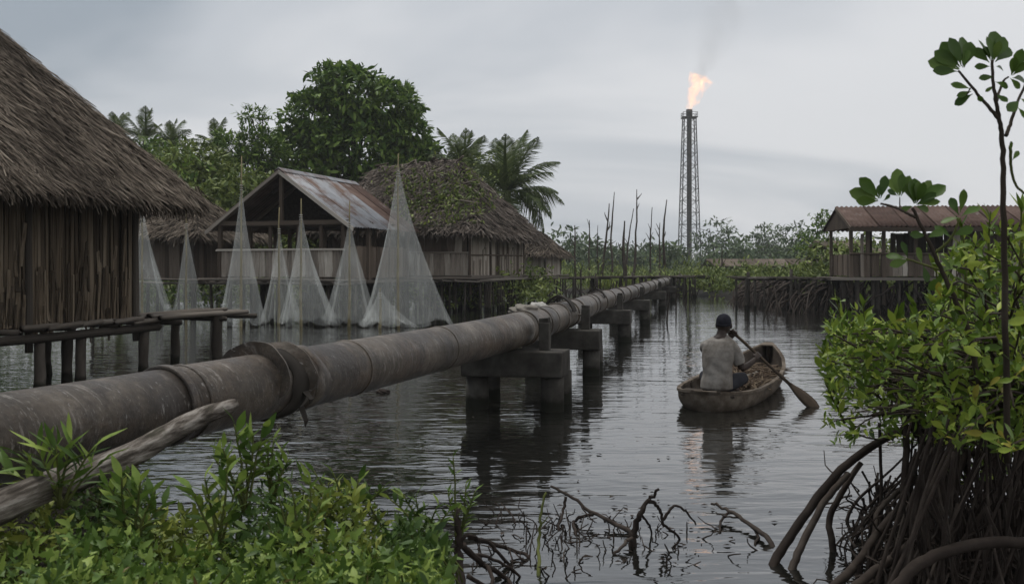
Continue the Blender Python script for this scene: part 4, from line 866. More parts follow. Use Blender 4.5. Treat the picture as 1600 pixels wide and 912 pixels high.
tree('feathery_tree', 'slender tree with upright feathery branches left of the big rounded tree', bs, [pb(393, 195, 52, .45, .5, 1.0, bs), pb(365, 232, 52, .8, .8, .7, bs), pb(418, 240, 52, .9, .8, .9, bs), pb(390, 262, 52, 1.2, 1.0, 1.0, bs), pb(345, 262, 52, .9, .8, .7, bs), pb(410, 215, 52, .35, .4, .6, bs), pb(412, 180, 52, .25, .3, .4, bs), pb(345, 215, 52, .3, .3, .35, bs)], 260, 18, .20, .34, 'leaf_mango', .15, 'quick_lance', limbs=14)
for lab, px, D_, lobes in (
    ('rounded pale green bushy tree just right of the big thatched roof\'s slope', 300, 46, [(300, 268, 1.7, 1.3), (330, 285, 1.4, 1.2), (275, 285, 1.3, 1.2), (310, 320, 2.2, 1.2)]),
    ('broad yellow green bush behind the left eave of the tin shed', 400, 43, [(395, 300, 1.5, .9), (360, 310, 1.5, 1.0), (340, 340, 1.3, 1.0), (425, 345, 1.6, 1.2), (480, 365, 1.6, 1.0), (390, 360, 1.8, 1.0)]),
    ('dark leafy tree whose top shows over the slope of the big thatched roof', 245, 50, [(240, 250, 1.3, .9), (262, 262, 1.3, 1.0), (225, 270, 1.3, .9), (262, 300, 1.8, 1.3)]),
    ('dark bushy tree hidden behind the big hut beyond the picture\'s left edge', -20, 40, [(-40, 300, 2.2, 1.8), (40, 320, 2.4, 1.8), (-110, 290, 2.4, 2.0), (120, 330, 2.0, 1.5)]),
    ('small bright bush showing between the posts of the tin shed', 520, 42, [(500, 372, 1.6, .8), (545, 375, 1.2, .7), (460, 385, 1.4, .7)])):
    bs = (at(px, 400, D_).x, D_, .3)
    tree('bushy_tree', lab, bs, [pb(x, y, D_, rx, rx, rz, bs) for x, y, rx, rz in lobes], 300, 18, .28, .32, 'leaf_scrub' if 'green b' in lab or 'bright' in lab else 'leaf_mango', .12, limbs=6)
bs = (at(1275, 400, 62).x, 62, .4)
tree('thin_tree', 'small open crowned tree just left of the rusty roof', bs, [pb(1282, 338, 62, .5, .5, .5, bs), pb(1276, 352, 62, .8, .7, .6, bs), pb(1264, 366, 62, .8, .7, .5, bs), pb(1290, 368, 62, .8, .8, .7, bs), pb(1275, 385, 62, 1.4, 1.0, .6, bs)], 55, 12, .2, .30, 'leaf_mango', .08, limbs=7)
# palms: each frond its own mesh part
def frond_mesh(L, arch, nl, seed, drp=.5):
    rs = np.random.default_rng(seed); ts = np.linspace(0, 1, 12); rx = L*ts*(1-.18*arch*ts); rz = L*(.42*ts-arch*.75*ts**2.1)
    V = []; FI = []
    for i, t in enumerate(ts):
        w_ = .035*(1-t)+.008; V += [(rx[i], -w_, rz[i]), (rx[i], w_, rz[i])]
    for i in range(11): FI.append((2*i, 2*i+1, 2*i+3, 2*i+2))
    for q in range(nl):
        t = .10+.9*(q+rs.random()*.5)/nl; x = np.interp(t, ts, rx); z = np.interp(t, ts, rz); ll = L*.34*math.sin(math.pi*min(1, .22+.8*t))**.8*(.85+.3*rs.random())
        tx = np.interp(min(t+.03, 1), ts, rx)-x; tz = np.interp(min(t+.03, 1), ts, rz)-z; h = math.hypot(tx, tz)+1e-6; tx, tz = tx/h, tz/h
        for sg in (-1, 1):
            b = len(V); dr = drp*(.6+.8*rs.random()); w_ = .011; fx, fy, fz = tx*.62, sg*.70, tz*.5
            m1 = (x+fx*ll*.5, sg*.02+fy*ll*.5, z+fz*ll*.5+.02-.05*dr*ll); e = (x+fx*ll, fy*ll*.9, z+fz*ll-dr*ll*.65)
            V += [(x-tx*w_, 0, z-tz*w_), (x+tx*w_, 0, z+tz*w_), (m1[0]+tx*w_, m1[1], m1[2]+tz*w_), (m1[0]-tx*w_, m1[1], m1[2]-tz*w_), e, e]
            FI += [(b, b+1, b+2, b+3), (b+3, b+2, b+4, b+4)]
    V = np.array(V); me = bpy.data.meshes.new('frond'); me.from_pydata([tuple(v) for v in V], [], [tuple(dict.fromkeys(f)) for f in FI]); me.update(); me.materials.append(M['leaf_palm']); return me
fm = [frond_mesh(1, a, 30, i, d_) for i, (a, d_) in enumerate(((.35, .4), (.6, .6), (.85, .8), (1.15, .9)))]
def palm(lab, base, top, L, specs, r=.16, name='palm_tree', group='palms behind the huts'):
    t_ = thing(name, lab, 'palm tree', base, group); mb = MB(); mb.tube(spline([base, Vector(base).lerp(Vector(top), .5)+Vector((.15, 0, 0)), top], 8), [r*1.3, r, r*.85], 10, wob=.05); mb.build('trunk', M['bark'], t_, True)
    for az, el, v in specs:
        f = inst('frond', fm[v], t_, Vector(top)+Vector((0, 0, R.uniform(-.1, .1))), Euler((R.uniform(-.25, .25), -el, az), 'XYZ'), L*R.uniform(.88, 1.1))
def specs(n, seed, lo=-.5):
    rs = random.Random(seed); out = []
    for k in range(n):
        q = k/(n-1); el = 1.15-(1.15-lo)*q**.9+rs.uniform(-.1, .1); out.append((k*2.399+rs.uniform(-.25, .25), el, 0 if q < .3 else 1 if q < .6 else 2 if q < .85 else 3))
    return out
tp = at(792, 305, 47); palm('coconut palm with drooping fronds right of the grey thatched roof', (tp.x-.1, 47, .2), tp, 3.1, specs(24, 1, -.55)+[(0, .55, 1), (.2, .1, 2), (-.1, -.25, 2), (.1, -.6, 2), (3.1, .7, 1)])
tp = at(727, 275, 52); palm('upright coconut palm rising just behind the grey thatched roof', (tp.x, 52, .2), tp, 2.9, specs(20, 2, -.2), .15)
tp = at(688, 290, 54); palm('half hidden palm between the big rounded tree and the thatched roof', (tp.x, 54, .2), tp, 2.4, specs(14, 3, -.2), .12)
tp = at(183, 215, 58); palm('palm top peeping over the big thatched roof, leftmost of all', (tp.x, 58, .2), tp, 1.7, specs(14, 4, -.1), .12)
tp = at(226, 222, 56); palm('arching palm beside the leftmost one, over the big thatched roof', (tp.x, 56, .2), tp, 2.0, specs(15, 5, -.4), .12)
tp = at(268, 232, 54); palm('dark fan-headed palm in front of the pale bushy tree', (tp.x, 54, .2), tp, 1.8, specs(16, 6, -.1), .12)
tp = at(340, 235, 56); palm('palm with one frond leaning left beside the feathery tree', (tp.x, 56, .2), tp, 1.9, specs(12, 7, 0), .11)
# bare dead trunks on the marsh
for lab, px, py, bx, by, D_, r in (
    ('short dead stub nearest the low thatched hut', 898, 352, 898, 425, 66, .11), ('short broken dead stub, second from the low hut', 921, 344, 921, 425, 70, .10),
    ('dead trunk leaning right with a ragged side', 952, 318, 938, 430, 72, .13), ('slim straight dead pole, left one of the two tallest', 960, 300, 957, 425, 72, .10),
    ('tallest dead trunk with a short side branch', 995, 296, 990, 428, 75, .12), ('slanting thin dead trunk beside the tallest one', 990, 326, 977, 428, 74, .09),
    ('thick short dead trunk at the foot of the slanting one', 976, 345, 978, 435, 62, .16), ('twiggy dead trunk halfway to the flare stack', 1019, 324, 1016, 425, 78, .10),
    ('small dead stub right of the twiggy trunk', 1031, 348, 1031, 425, 78, .10), ('straight dark dead trunk nearest the flare stack', 1042, 312, 1040, 435, 66, .12),
    ('low dead stake in the scrub right of the flare stack', 1128, 385, 1127, 440, 60, .08), ('thin dead stake between the short stubs and the leaning trunk', 934, 352, 934, 430, 68, .06)):
    a, b = at(bx, by, D_), at(px, py, D_); a.z = .1
    t_ = thing('dead_tree', lab, 'dead tree', a, 'bare dead trunks on the marsh'); mb = MB(); w_ = wiggle(a, b, 9, .05); mb.tube(w_, [r*.95, r*.75, r*.55, r*.25], 7, wob=.2); mb.build('trunk', M['bark'], t_)
    n = 5 if 'twig' in lab else 3 if 'side' in lab or 'ragged' in lab else 1
    for k in range(n):
        p = w_[R.randint(4, 8)]; mb = MB(); mb.tube(wiggle(p, p+Vector((R.choice((-1, 1))*R.uniform(.15, .4), 0, R.uniform(.2, .8))), 4, .1), [r*.45, r*.12], 5); mb.build('branch', M['bark'], t_)
# the far wood, marsh scrub, and bank growth: masses nobody could count
C = []; O = []
for k in range(330):
    x = G.uniform(-60, 190); y = G.uniform(120, 290); h = G.uniform(2.4, 5.0)*(1+.35*(G.random() < .2)); r_ = G.uniform(1.6, 3.6)
    bl = [(x+G.normal(0, r_*.6), y+G.normal(0, r_*.4), .3+h*q, r_*G.uniform(.5, 1), r_*.8, h*.28) for q in (.35, .6, .8)]
    c, o = crown_points(bl, 26); C.append(c); O.append(o)
P, d, LL = clump_leaves(np.concatenate(C), np.concatenate(O), 16, .8, .85); leaf_mass('far_wood', P, d, LL, 'quick', M['leaf_far'])
for lab, px, py, D_, r_ in (('rounded distant tree that stands tallest just right of the flare stack', 1116, 352, 165, 3.0), ('distant tree crown midway between the flare stack and the rusty roof', 1195, 360, 160, 2.6), ('flat topped distant tree left of the thin tree by the rusty roof', 1248, 362, 150, 2.2)):
    bs = (at(px, 400, D_).x, D_, .3)
    tree('distant_tree', lab, bs, [pb(px, py+6, D_, r_, r_, 1.8, bs), pb(px-12, py+22, D_, r_, r_, 1.8, bs), pb(px+16, py+24, D_, r_, r_, 1.8, bs), pb(px, py+40, D_, r_*1.6, r_, 2.0, bs)], 70, 12, .5, .75, 'leaf_far', .3, limbs=4)
n = 800; y = 59.5+75*G.random(n)**1.4; x = G.uniform(-12, 46, n)+ (y-60)*.25; ok = (ground_z(x, y) > -.1); x, y = x[ok], y[ok]; n = len(x)
hh = G.uniform(.4, 1.5, n)*(1+.5*(G.random(n) < .15)); C = np.stack([x, y, ground_z(x, y)+hh*.55], -1)
C = np.repeat(C, 5, 0)+G.normal(0, 1, (n*5, 3))*np.repeat(np.stack([hh*.7, hh*.5, hh*.33], -1), 5, 0)
P, d, LL = clump_leaves(C, np.tile((0, 0, .8), (len(C), 1)), 9, .28, .34); leaf_mass('marsh_scrub', P, d+np.array((0, 0, .5)), LL, 'quick_lance', M['leaf_scrub'])
# green right bank behind and left of the rusty house
n = 420; x = G.uniform(9.5, 32, n); y = G.uniform(41, 60, n); ok = ground_z(x, y) > 0; x, y = x[ok], y[ok]; n = len(x)
C = np.repeat(np.stack([x, y, np.full(n, .75)], -1), 6, 0)+G.normal(0, 1, (n*6, 3))*np.array((.5, .5, .38))
P, d, LL = clump_leaves(C, np.tile((0, 0, .8), (len(C), 1)), 9, .22, .26); leaf_mass('bank_scrub', P, d+np.array((0, 0, .4)), LL, 'quick', M['leaf_scrub'])
n = 420; C = np.stack([G.uniform(12.6, 25, n), G.uniform(39, 46, n), .9+1.7*G.random(n)**1.3], -1); P, d, LL = clump_leaves(C, np.tile((0, -.3, .5), (n, 1)), 14, .38, .26); leaf_mass('bank_thicket', P, d, LL, 'quick', M['leaf_scrub'])
n = 700; x = G.uniform(5, 30, n); y = 61-.32*np.clip(x-9, 0, 12)+G.uniform(-2.2, 3.5, n); ok = ground_z(x, y) > -.35; x, y = x[ok], y[ok]; n = len(x)
C = np.stack([x, y, np.full(n, .25)], -1); P, d, LL = clump_leaves(C, np.tile((0, -.1, 1.2), (n, 1)), 16, .28, .5, .3); leaf_mass('bank_grass', P, d*np.array((.5, .5, 1))+np.array((0, 0, .5)), LL, 'quick_lance', M['leaf_weed_pale'], wid=.5)
# growth under and behind the huts
n = 520; x = G.uniform(-32, 1.5, n); y = G.uniform(37, 50, n)
C = np.stack([x, y, G.uniform(.1, 1.5, n)], -1); P, d, LL = clump_leaves(C, np.tile((0, -.3, .5), (n, 1)), 26, .38, .24); leaf_mass('undergrowth', P, d, LL, 'quick', M['leaf_scrub'])
n = 190; C = np.stack([G.uniform(-9, 1.5, n), G.uniform(33.6, 36, n)+G.uniform(0, 6, n), G.uniform(.1, 1.0, n)], -1); P, d, LL = clump_leaves(C, np.tile((0, -.3, .5), (n, 1)), 12, .2, .18); leaf_mass('hanging_weeds', P, d, LL, 'quick', M['leaf_scrub'])
n = 640; C = np.stack([G.uniform(-46, -13, n), G.uniform(36, 50, n), 6.0*G.random(n)**1.5+.2], -1); P, d, LL = clump_leaves(C, np.tile((0, -.3, .5), (n, 1)), 22, .5, .3); leaf_mass('bank_thicket', P, d, LL, 'quick', M['leaf_mango'])  # thicket added at far left to darken the water's reflection by the hut
# creeper on the grey thatched roof
C = []
for k in range(420):
    t = R.random(); u = R.random()**.8; a = r1.lerp(cs[1], u*.95); b = hp(R.uniform(-.2, 3.2), 0, 0)
    q = at(R.choice((690, 700, 720, 735, 650, 640))+R.gauss(0, 22), R.gauss(308, 24), 37); f = (q.z-2.86)/(5.7-2.86)
    if not 0.02 < f < .97: continue
    n_ = (cs[1]-cs[0]).cross(r0-cs[0]).normalized(); n_ = n_ if n_.z > 0 else -n_
    # drop on the front slope plane
    dvec = (q-Vector((0, 0, H))).normalized(); t_ = (cs[0]-Vector((0, 0, H))).dot(n_)/dvec.dot(n_); p = Vector((0, 0, H))+dvec*t_+n_*.1
    if 30 < p.y < 41: C.append(list(p))
C = np.array(C); P, d, LL = clump_leaves(C, np.tile((.1, -.6, .6), (len(C), 1)), 7, .13, .17, .8)
ob = leaf_mass('roof_creeper', P, d, LL, 'quick', M['leaf_scrub']); ob['kind'] = 'stuff'
# roots and sticks under the far banks
mb = MB()
for k in range(420):
    px = R.uniform(1165, 1330); D_ = R.uniform(34, 45) if px > 1215 else R.uniform(40, 47); p = at(px, 430, D_); a = Vector((p.x+R.uniform(-.3, .8), D_+R.uniform(0, 1.5), R.uniform(.4, 1.05))); b = Vector((p.x-R.uniform(.1, 1.1), D_-R.uniform(-.2, .8), -.3))
    mid = a.lerp(b, .5)+Vector((R.uniform(-.3, .1), 0, R.uniform(.05, .35))); mb.tube(spline([a, mid, b], 4), [.045, .03, .02], 4, cap=False)
for k in range(300):
    px = R.uniform(1290, 1500); D_ = R.uniform(33.2, 38); p = at(px, 430, D_); a = Vector((p.x, D_, R.uniform(.3, 1.1))); mb.tube(wiggle(a, a+Vector((R.gauss(0, .35), R.gauss(0, .3), -R.uniform(.4, 1.3))), 4, .15), [.04, .02], 4, cap=False)
o = mb.build('mangrove_root_tangle', M['root'], None, True); o['kind'] = 'stuff'
mb = MB()
for k in range(260):
    x = R.uniform(-3.5, 9.5); y = 44+x*.95+R.uniform(-2.5, 4); p = Vector((x, y, 0)); h = R.uniform(.25, 1.0)
    mb.tube(wiggle(p-Vector((0, 0, .4)), p+Vector((R.gauss(0, .22), R.gauss(0, .2), h)), 4, .12), [.035, .015], 4, cap=False)
for k in range(120):
    x = R.uniform(7, 21); y = R.uniform(56, 62); p = Vector((x, y, 0)); mb.tube(wiggle(p-Vector((0, 0, .4)), p+Vector((R.gauss(0, .6), R.gauss(0, .2), R.uniform(.2, .7))), 4, .12), [.045, .015], 4, cap=False)
o = mb.build('stick_tangle', M['root'], None, True); o['kind'] = 'stuff'
# ---------------------------------------------------------------- boat, paddler, paddle
HD = math.radians(24); FV = Vector((math.sin(HD), math.cos(HD), 0)); RV = Vector((FV.y, -FV.x, 0)); MO = Vector((2.37, 11.5, 0))
def bp_(r, f, z): return MO+RV*r+FV*f+Vector((0, 0, z))
boat = thing('wooden_canoe', 'small weathered grey wooden boat with a raised pointed bow, drifting in the channel', 'boat', bp_(0, 1.4, 0))
S_ = [0, .12, .35, .8, 1.4, 2.1, 2.8, 3.3, 3.75, 4.05]
Wd = [.16, .30, .41, .475, .50, .485, .43, .34, .20, .055]; Gz = [.215, .20, .19, .185, .185, .20, .245, .31, .39, .465]; Kz = [-.01, -.06, -.085, -.09, -.09, -.09, -.085, -.06, .02, .16]
ss = np.linspace(0, 4.05, 34); f_ = lambda A: np.interp(ss, S_, A)
def smooth(a): 
    b = a.copy(); b[1:-1] = (a[:-2]+a[1:-1]*2+a[2:])/4; return b
wA, gA, kA = smooth(f_(Wd)), smooth(f_(Gz)), smooth(f_(Kz))
def section(i, inset=0.0, zmin=None, scale=1.0):
    out = []
    for q in range(17):
        a = math.pi*q/16; c, s = math.cos(a), math.sin(a); x = -c; x = math.copysign(abs(x)**.8, x)*max(wA[i]-inset, .008); z = gA[i]-(gA[i]-kA[i]-inset)*(s**.72)
        if zmin is not None: z = max(z, min(zmin, gA[i]-.01))
        out.append(bp_(x, ss[i]-.6, z))
    return out
mb = MB(); o_ = [section(i) for i in range(34)]; mb.loft(o_, cap=False, closed=False); mb.f.append(tuple(range(16, -1, -1))); mb.f.append(tuple(33*17+k for k in range(17))); mb.build('hull', M['hull'], boat, True)
mb = MB(); o_ = [section(i, .025, .045) for i in range(1, 34)]; mb.loft(o_, cap=False, closed=False); mb.f.append(tuple(range(17))); mb.f.append(tuple(32*17+k for k in range(16, -1, -1))); mb.build('hull_lining', M['hull_in'], boat, True)
for sd_ in (-1, 1):
    mb = MB(); rg = []
    for i in range(34):
        x = sd_*wA[i]; z = gA[i]+R.uniform(-.003, .003); rg.append([bp_(x-sd_*.035, ss[i]-.6, z-.012), bp_(x+sd_*.012, ss[i]-.6, z-.012), bp_(x+sd_*.012, ss[i]-.6, z+.018), bp_(x-sd_*.035, ss[i]-.6, z+.018)])
    mb.loft(rg); mb.build('gunwale', M['hull'], boat)
mb = MB(); mb.box(bp_(0, -.575, .205), (.30, .05, .045), Matrix((RV, FV, Vector((0, 0, 1)))).transposed()); mb.build('stern_rail', M['hull'], boat)
mb = MB(); mb.box(bp_(0, 0.0, .145), (.82, .34, .03), Matrix((RV, FV, Vector((0, 0, 1)))).transposed(), .004); mb.build('seat', M['hull_in'], boat)
mb = MB(); mb.box(bp_(.0, -.40, .165), (.60, .20, .025), Matrix((RV, FV, Vector((0, 0, 1)))).transposed(), .004); mb.build('stern_seat', M['hull_in'], boat)
mb = MB(); mb.loft([[bp_(-f_(Wd)[i]*1.0, ss[i]-.6, gA[i]+.006), bp_(f_(Wd)[i]*1.0, ss[i]-.6, gA[i]+.006), bp_(f_(Wd)[i]*1.0, ss[i]-.6, gA[i]+.022), bp_(-f_(Wd)[i]*1.0, ss[i]-.6, gA[i]+.022)] for i in (32, 33)]); mb.build('bow_board', M['hull'], boat)
for s in (1.2, 1.9, 2.6): 
    i = int(np.argmin(abs(ss-s))); mb = MB(); mb.tube([p+Vector((0, 0, .012)) for p in section(i, .03, .045)], .016, 6); mb.build('rib', M['hull_in'], boat)
# a heap of brushwood and net in the fore half
hp_ = thing('brushwood_heap', 'brown heap of brushwood and old net lying in the boat in front of the paddler', 'heap', bp_(0, 1.5, .06))
rs = random.Random(4); bm = bmesh.new(); bmesh.ops.create_icosphere(bm, subdivisions=4, radius=1)
for v in bm.verts:
    q = v.co.copy(); f = 1+.2*math.sin(q.x*6+1)*math.cos(q.y*5)+.12*math.sin(q.x*13+q.y*11); p = bp_(q.x*.33*f, 1.45+q.y*.85*f, .07+max(q.z, -.1)*.17*f)-Vector(hp_.location); v.co = p
me = bpy.data.meshes.new('net_bundle'); bm.to_mesh(me); bm.free(); link('net_bundle', me, M['brush'], hp_)
mb = MB()
for k in range(420):
    x, y = rs.uniform(-.34, .34), rs.uniform(.55, 2.5); z = .10+.17*max(0, 1-(x/.4)**2)*max(0, 1-((y-1.5)/1.1)**2); a = bp_(x, y, z); an = rs.gauss(0, .9); L = rs.uniform(.12, .5)
    b = a+FV*math.cos(an)*L+RV*math.sin(an)*L*.6+Vector((0, 0, rs.uniform(-.05, .07))); mb.tube([a, a.lerp(b, .5)+Vector((0, 0, .03)), b], [.009, .008, .004], 4, cap=False)
mb.build('sticks', M['brush'], hp_, kind='stuff')
for x, y, L, m_ in ((-.18, 1.1, .5, 'brush'), (.1, .95, .45, 'sack'), (.2, 1.9, .5, 'brush')): mb = MB(); mb.tube(wiggle(bp_(x, y, .22), bp_(x+.1, y+L, .25), 5, .06), [.03, .028, .016], 7); mb.build('branch', M[m_], hp_, True)
# paddle
TP, HR = (.107, .333, .83), (.41, .32, .563); dv = Vector((HR[0]-TP[0], HR[1]-TP[1], HR[2]-TP[2])).normalized()
pd = thing('paddle', 'dark wooden paddle held across the man\'s right side, its blade dipping in the water', 'paddle', bp_(.95, .3, 0))
tpv = Vector(TP); q_ = lambda t: bp_(*(tpv+dv*t))
mb = MB(); mb.tube([q_(t) for t in (-.02, .3, .6, .9)], [.019, .018, .018, .020], 9); mb.build('shaft', M['paddle'], pd, True)
W_ = (RV*dv.x+FV*dv.y+Vector((0, 0, dv.z))).normalized(); sdv = W_.cross(FV).normalized(); sdv = (sdv*.75+FV*.66).normalized(); tn = W_.cross(sdv).normalized(); rg = []
for t, hw in ((.86, .021), (.93, .035), (1.0, .055), (1.08, .07), (1.16, .076), (1.23, .072), (1.29, .05), (1.315, .02)):
    c = q_(t); th = .011*(1.3-t)+.006; rg.append([c-sdv*hw, c-sdv*hw*.4-tn*th, c+sdv*hw*.4-tn*th, c+sdv*hw, c+sdv*hw*.4+tn*th, c-sdv*hw*.4+tn*th])
mb = MB(); mb.loft(rg); mb.build('blade', M['paddle'], pd, True)
# the man: one continuous body grown from lofts and tapered limbs, then clothes over it
man = thing('person', 'man in a pale grey T-shirt and dark cap paddling the boat, seen from behind', 'person', bp_(0, 0, .16))
def remesh(mb, name, m, vox, sm=4, noise=0.0, seed=0):
    me = mb.mesh(name+'_raw'); o = bpy.data.objects.new(name+'_raw', me); COL.objects.link(o)
    r_ = o.modifiers.new('r', 'REMESH'); r_.mode = 'VOXEL'; r_.voxel_size = vox
    s_ = o.modifiers.new('s', 'SMOOTH'); s_.iterations = sm; s_.factor = .5
    dg = bpy.context.evaluated_depsgraph_get(); dg.update(); out = bpy.data.meshes.new_from_object(o.evaluated_get(dg)); out.name = name
    bpy.data.objects.remove(o); bpy.data.meshes.remove(me)
    if noise:
        for v in out.vertices:
            p = v.co; n_ = .6*math.sin(p.x*31+p.z*17+2*math.sin(p.z*13+seed))+.5*math.sin(p.y*37-p.z*23+seed)+.7*math.sin((p.x-p.z)*19+1.5*math.sin(p.x*21)); v.co = p+v.normal*n_*noise
    out.polygons.foreach_set('use_smooth', [True]*len(out.polygons)); 
    oo = Vector(man.location)
    for v in out.vertices: v.co -= oo
    return link(name, out, m, man)
def ell(r, f, z, rx, ry, n=20, tilt=0.0):
    return [bp_(r+rx*math.cos(2*math.pi*k/n), f+ry*math.sin(2*math.pi*k/n), z+tilt*math.sin(2*math.pi*k/n)) for k in range(n)]
def limb(mb, pts, rad, n=12): mb.tube([bp_(*p) for p in spline(pts, 4)], rad, n)
def ball(mb, c, r, n=10):
    mb.loft([ell(c[0], c[1], c[2]+r[2]*math.sin(a), r[0]*math.cos(a), r[1]*math.cos(a), 16) for a in np.linspace(-1.5, 1.5, n)])
tors = [(0, .01, .165, .12, .10), (0, .0, .20, .165, .125), (0, .0, .28, .168, .122), (0, .005, .40, .152, .110), (.005, .02, .52, .162, .112), (.01, .045, .62, .185, .116), (.012, .065, .70, .195, .10), (.015, .08, .745, .165, .085), (.02, .09, .78, .09, .068), (.027, .105, .81, .060, .062), (.033, .125, .86, .056, .060)]
SR, SL = (.165, .07, .650), (-.150, .068, .655); ER, EL = (.262, .10, .415), (-.12, .33, .52)
hr, hl = (HR[0]-.012, HR[1]-.045, HR[2]-.03), (TP[0]-.03, TP[1]+.0, TP[2]-.05)
mb = MB(); mb.loft([ell(r, f, z, a*.88, b*.88) if z < .77 else ell(r, f, z, a, b) for r, f, z, a, b in tors])
hc = (.045, .15, .925); ball(mb, hc, (.082, .100, .116), 12); ball(mb, (hc[0]+.012, hc[1]+.045, hc[2]-.055), (.056, .058, .06)); ball(mb, (hc[0]+.022, hc[1]+.094, hc[2]-.01), (.016, .022, .022)); ball(mb, (hc[0]+.02, hc[1]+.09, hc[2]-.05), (.026, .012, .008)); ball(mb, (hc[0]+.02, hc[1]+.085, hc[2]-.064), (.024, .012, .008))
for s in (-1, 1): ball(mb, (hc[0]+s*.087, hc[1]-.0, hc[2]-.016), (.013, .022, .034)); ball(mb, (hc[0]+s*.03+.02, hc[1]+.08, hc[2]+.022), (.022, .012, .008))
limb(mb, [SR, ((SR[0]+ER[0])/2+.012, .085, .555), ER], [.052, .046, .038]); limb(mb, [ER, tuple((np.array(ER)+hr)/2+np.array((.004, 0, -.006))), hr], [.039, .036, .024])
limb(mb, [SL, tuple((np.array(SL)+EL)/2), EL], [.052, .046, .038]); limb(mb, [EL, tuple((np.array(EL)+hl)/2), hl], [.039, .036, .024])
def hand(mb, wrist, grip, axis, side):
    """palm beside the shaft, four fingers of unequal length curled round it and a thumb against them"""
    w_, g_, ax = Vector(wrist), Vector(grip), Vector(axis).normalized(); to = (g_-w_); to = (to-ax*to.dot(ax)).normalized(); nrm = ax.cross(to).normalized()*side
    pc = g_-to*.028; mb.loft([[bp_(*(pc+to*u+ax*(math.cos(a)*.040)+nrm*(math.sin(a)*.015-.012))) for a in np.linspace(0, 2*math.pi, 12, endpoint=False)] for u in (-.045, -.02, .01, .03)])
    limb(mb, [wrist, tuple(pc-to*.03)], [.024, .024])
    for q, L in enumerate((.94, 1.0, .96, .8)):
        b = pc+to*.02+ax*(.031-.0205*q); pts = [b-nrm*.012]
        for an in (.7, 1.6, 2.5, 3.3): pts.append(g_+ax*(.031-.0205*q)+(to*math.sin(an-.2)*.029-nrm*math.cos(an+.3)*.029*L))
        limb(mb, [tuple(p) for p in pts], [.0095, .009, .0085, .0072], 7)
    limb(mb, [tuple(pc-to*.02+ax*.034), tuple(pc+to*.004+ax*.05+nrm*.012), tuple(g_+ax*.04+nrm*.026), tuple(g_+ax*.026+nrm*.031+to*.012)], [.012, .0115, .010, .008], 7)
hand(mb, hr, HR, -dv, 1); hand(mb, hl, tuple(tpv+dv*.02), -dv, -1)
for s, kn, an, ft in ((1, (.27, .27, .30), (.05, .44, .16), (-.04, .50, .10)), (-1, (-.22, .33, .30), (-.02, .54, .15), (.06, .60, .10))):
    limb(mb, [(s*.085, .03, .225), (s*.16+.02, .16, .27), kn], [.082, .074, .056]); limb(mb, [kn, tuple((np.array(kn)+an)/2-np.array((0, 0, .005))), an], [.054, .048, .032])
    limb(mb, [an, tuple((np.array(an)+ft)/2), (ft[0]-s*.07, ft[1]+.05, ft[2])], [.034, .036, .026])
remesh(mb, 'body', M['skin'], .0075, 3)
# T-shirt
mb = MB(); sh = [(0, .0, .172, .155, .128), (0, -.004, .20, .186, .142), (0, -.004, .27, .184, .136), (0, .0, .36, .172, .128), (0, .012, .46, .172, .127), (.004, .03, .56, .186, .128), (.01, .052, .64, .200, .128), (.012, .066, .695, .196, .116), (.015, .078, .742, .158, .098), (.018, .085, .772, .108, .078), (.022, .092, .795, .072, .069)]
mb.loft([ell(r, f, z, a, b, 24, .018*(z > .77)) for r, f, z, a, b in sh])
limb(mb, [(SR[0]-.03, .066, .685), (SR[0]+.03, .078, .62), (.248, .092, .475)], [.070, .070, .066], 16); limb(mb, [(SL[0]+.03, .066, .685), (-.170, .12, .645), (-.140, .225, .60)], [.070, .070, .066], 16)
remesh(mb, 'shirt', M['shirt'], .008, 2, .0060, 1)
mb = MB(); mb.loft([ell(0, .0, .165, .15, .12), ell(0, .0, .19, .181, .136), ell(0, .0, .25, .180, .132)])
for s, kn in ((1, (.27, .27, .30)), (-1, (-.22, .33, .30))): limb(mb, [(s*.085, .02, .228), (s*.16+.02, .16, .272), (kn[0]*.98, kn[1]*.98+.005, kn[2])], [.096, .090, .072], 14)
remesh(mb, 'shorts', M['shorts'], .011, 4, .003, 3)
# cap: close crown with a short band
mb = MB(); mb.loft([ell(hc[0], hc[1]-.004, hc[2]+z, a, b, 24, t_) for z, a, b, t_ in ((.005, .0875, .104, .012), (.03, .089, .106, .010), (.06, .085, .102, .006), (.09, .070, .086, .003), (.114, .044, .056, 0), (.126, .012, .016, 0))]); mb.build('cap', M['cap'], man, True)
mb = MB(); mb.loft([ell(hc[0], hc[1]-.004, hc[2]+z, a, b, 24, .013) for z, a, b in ((-.012, .088, .105), (.014, .0905, .1075), (.018, .088, .1045))]); mb.build('cap_band', M['cap'], man, True)
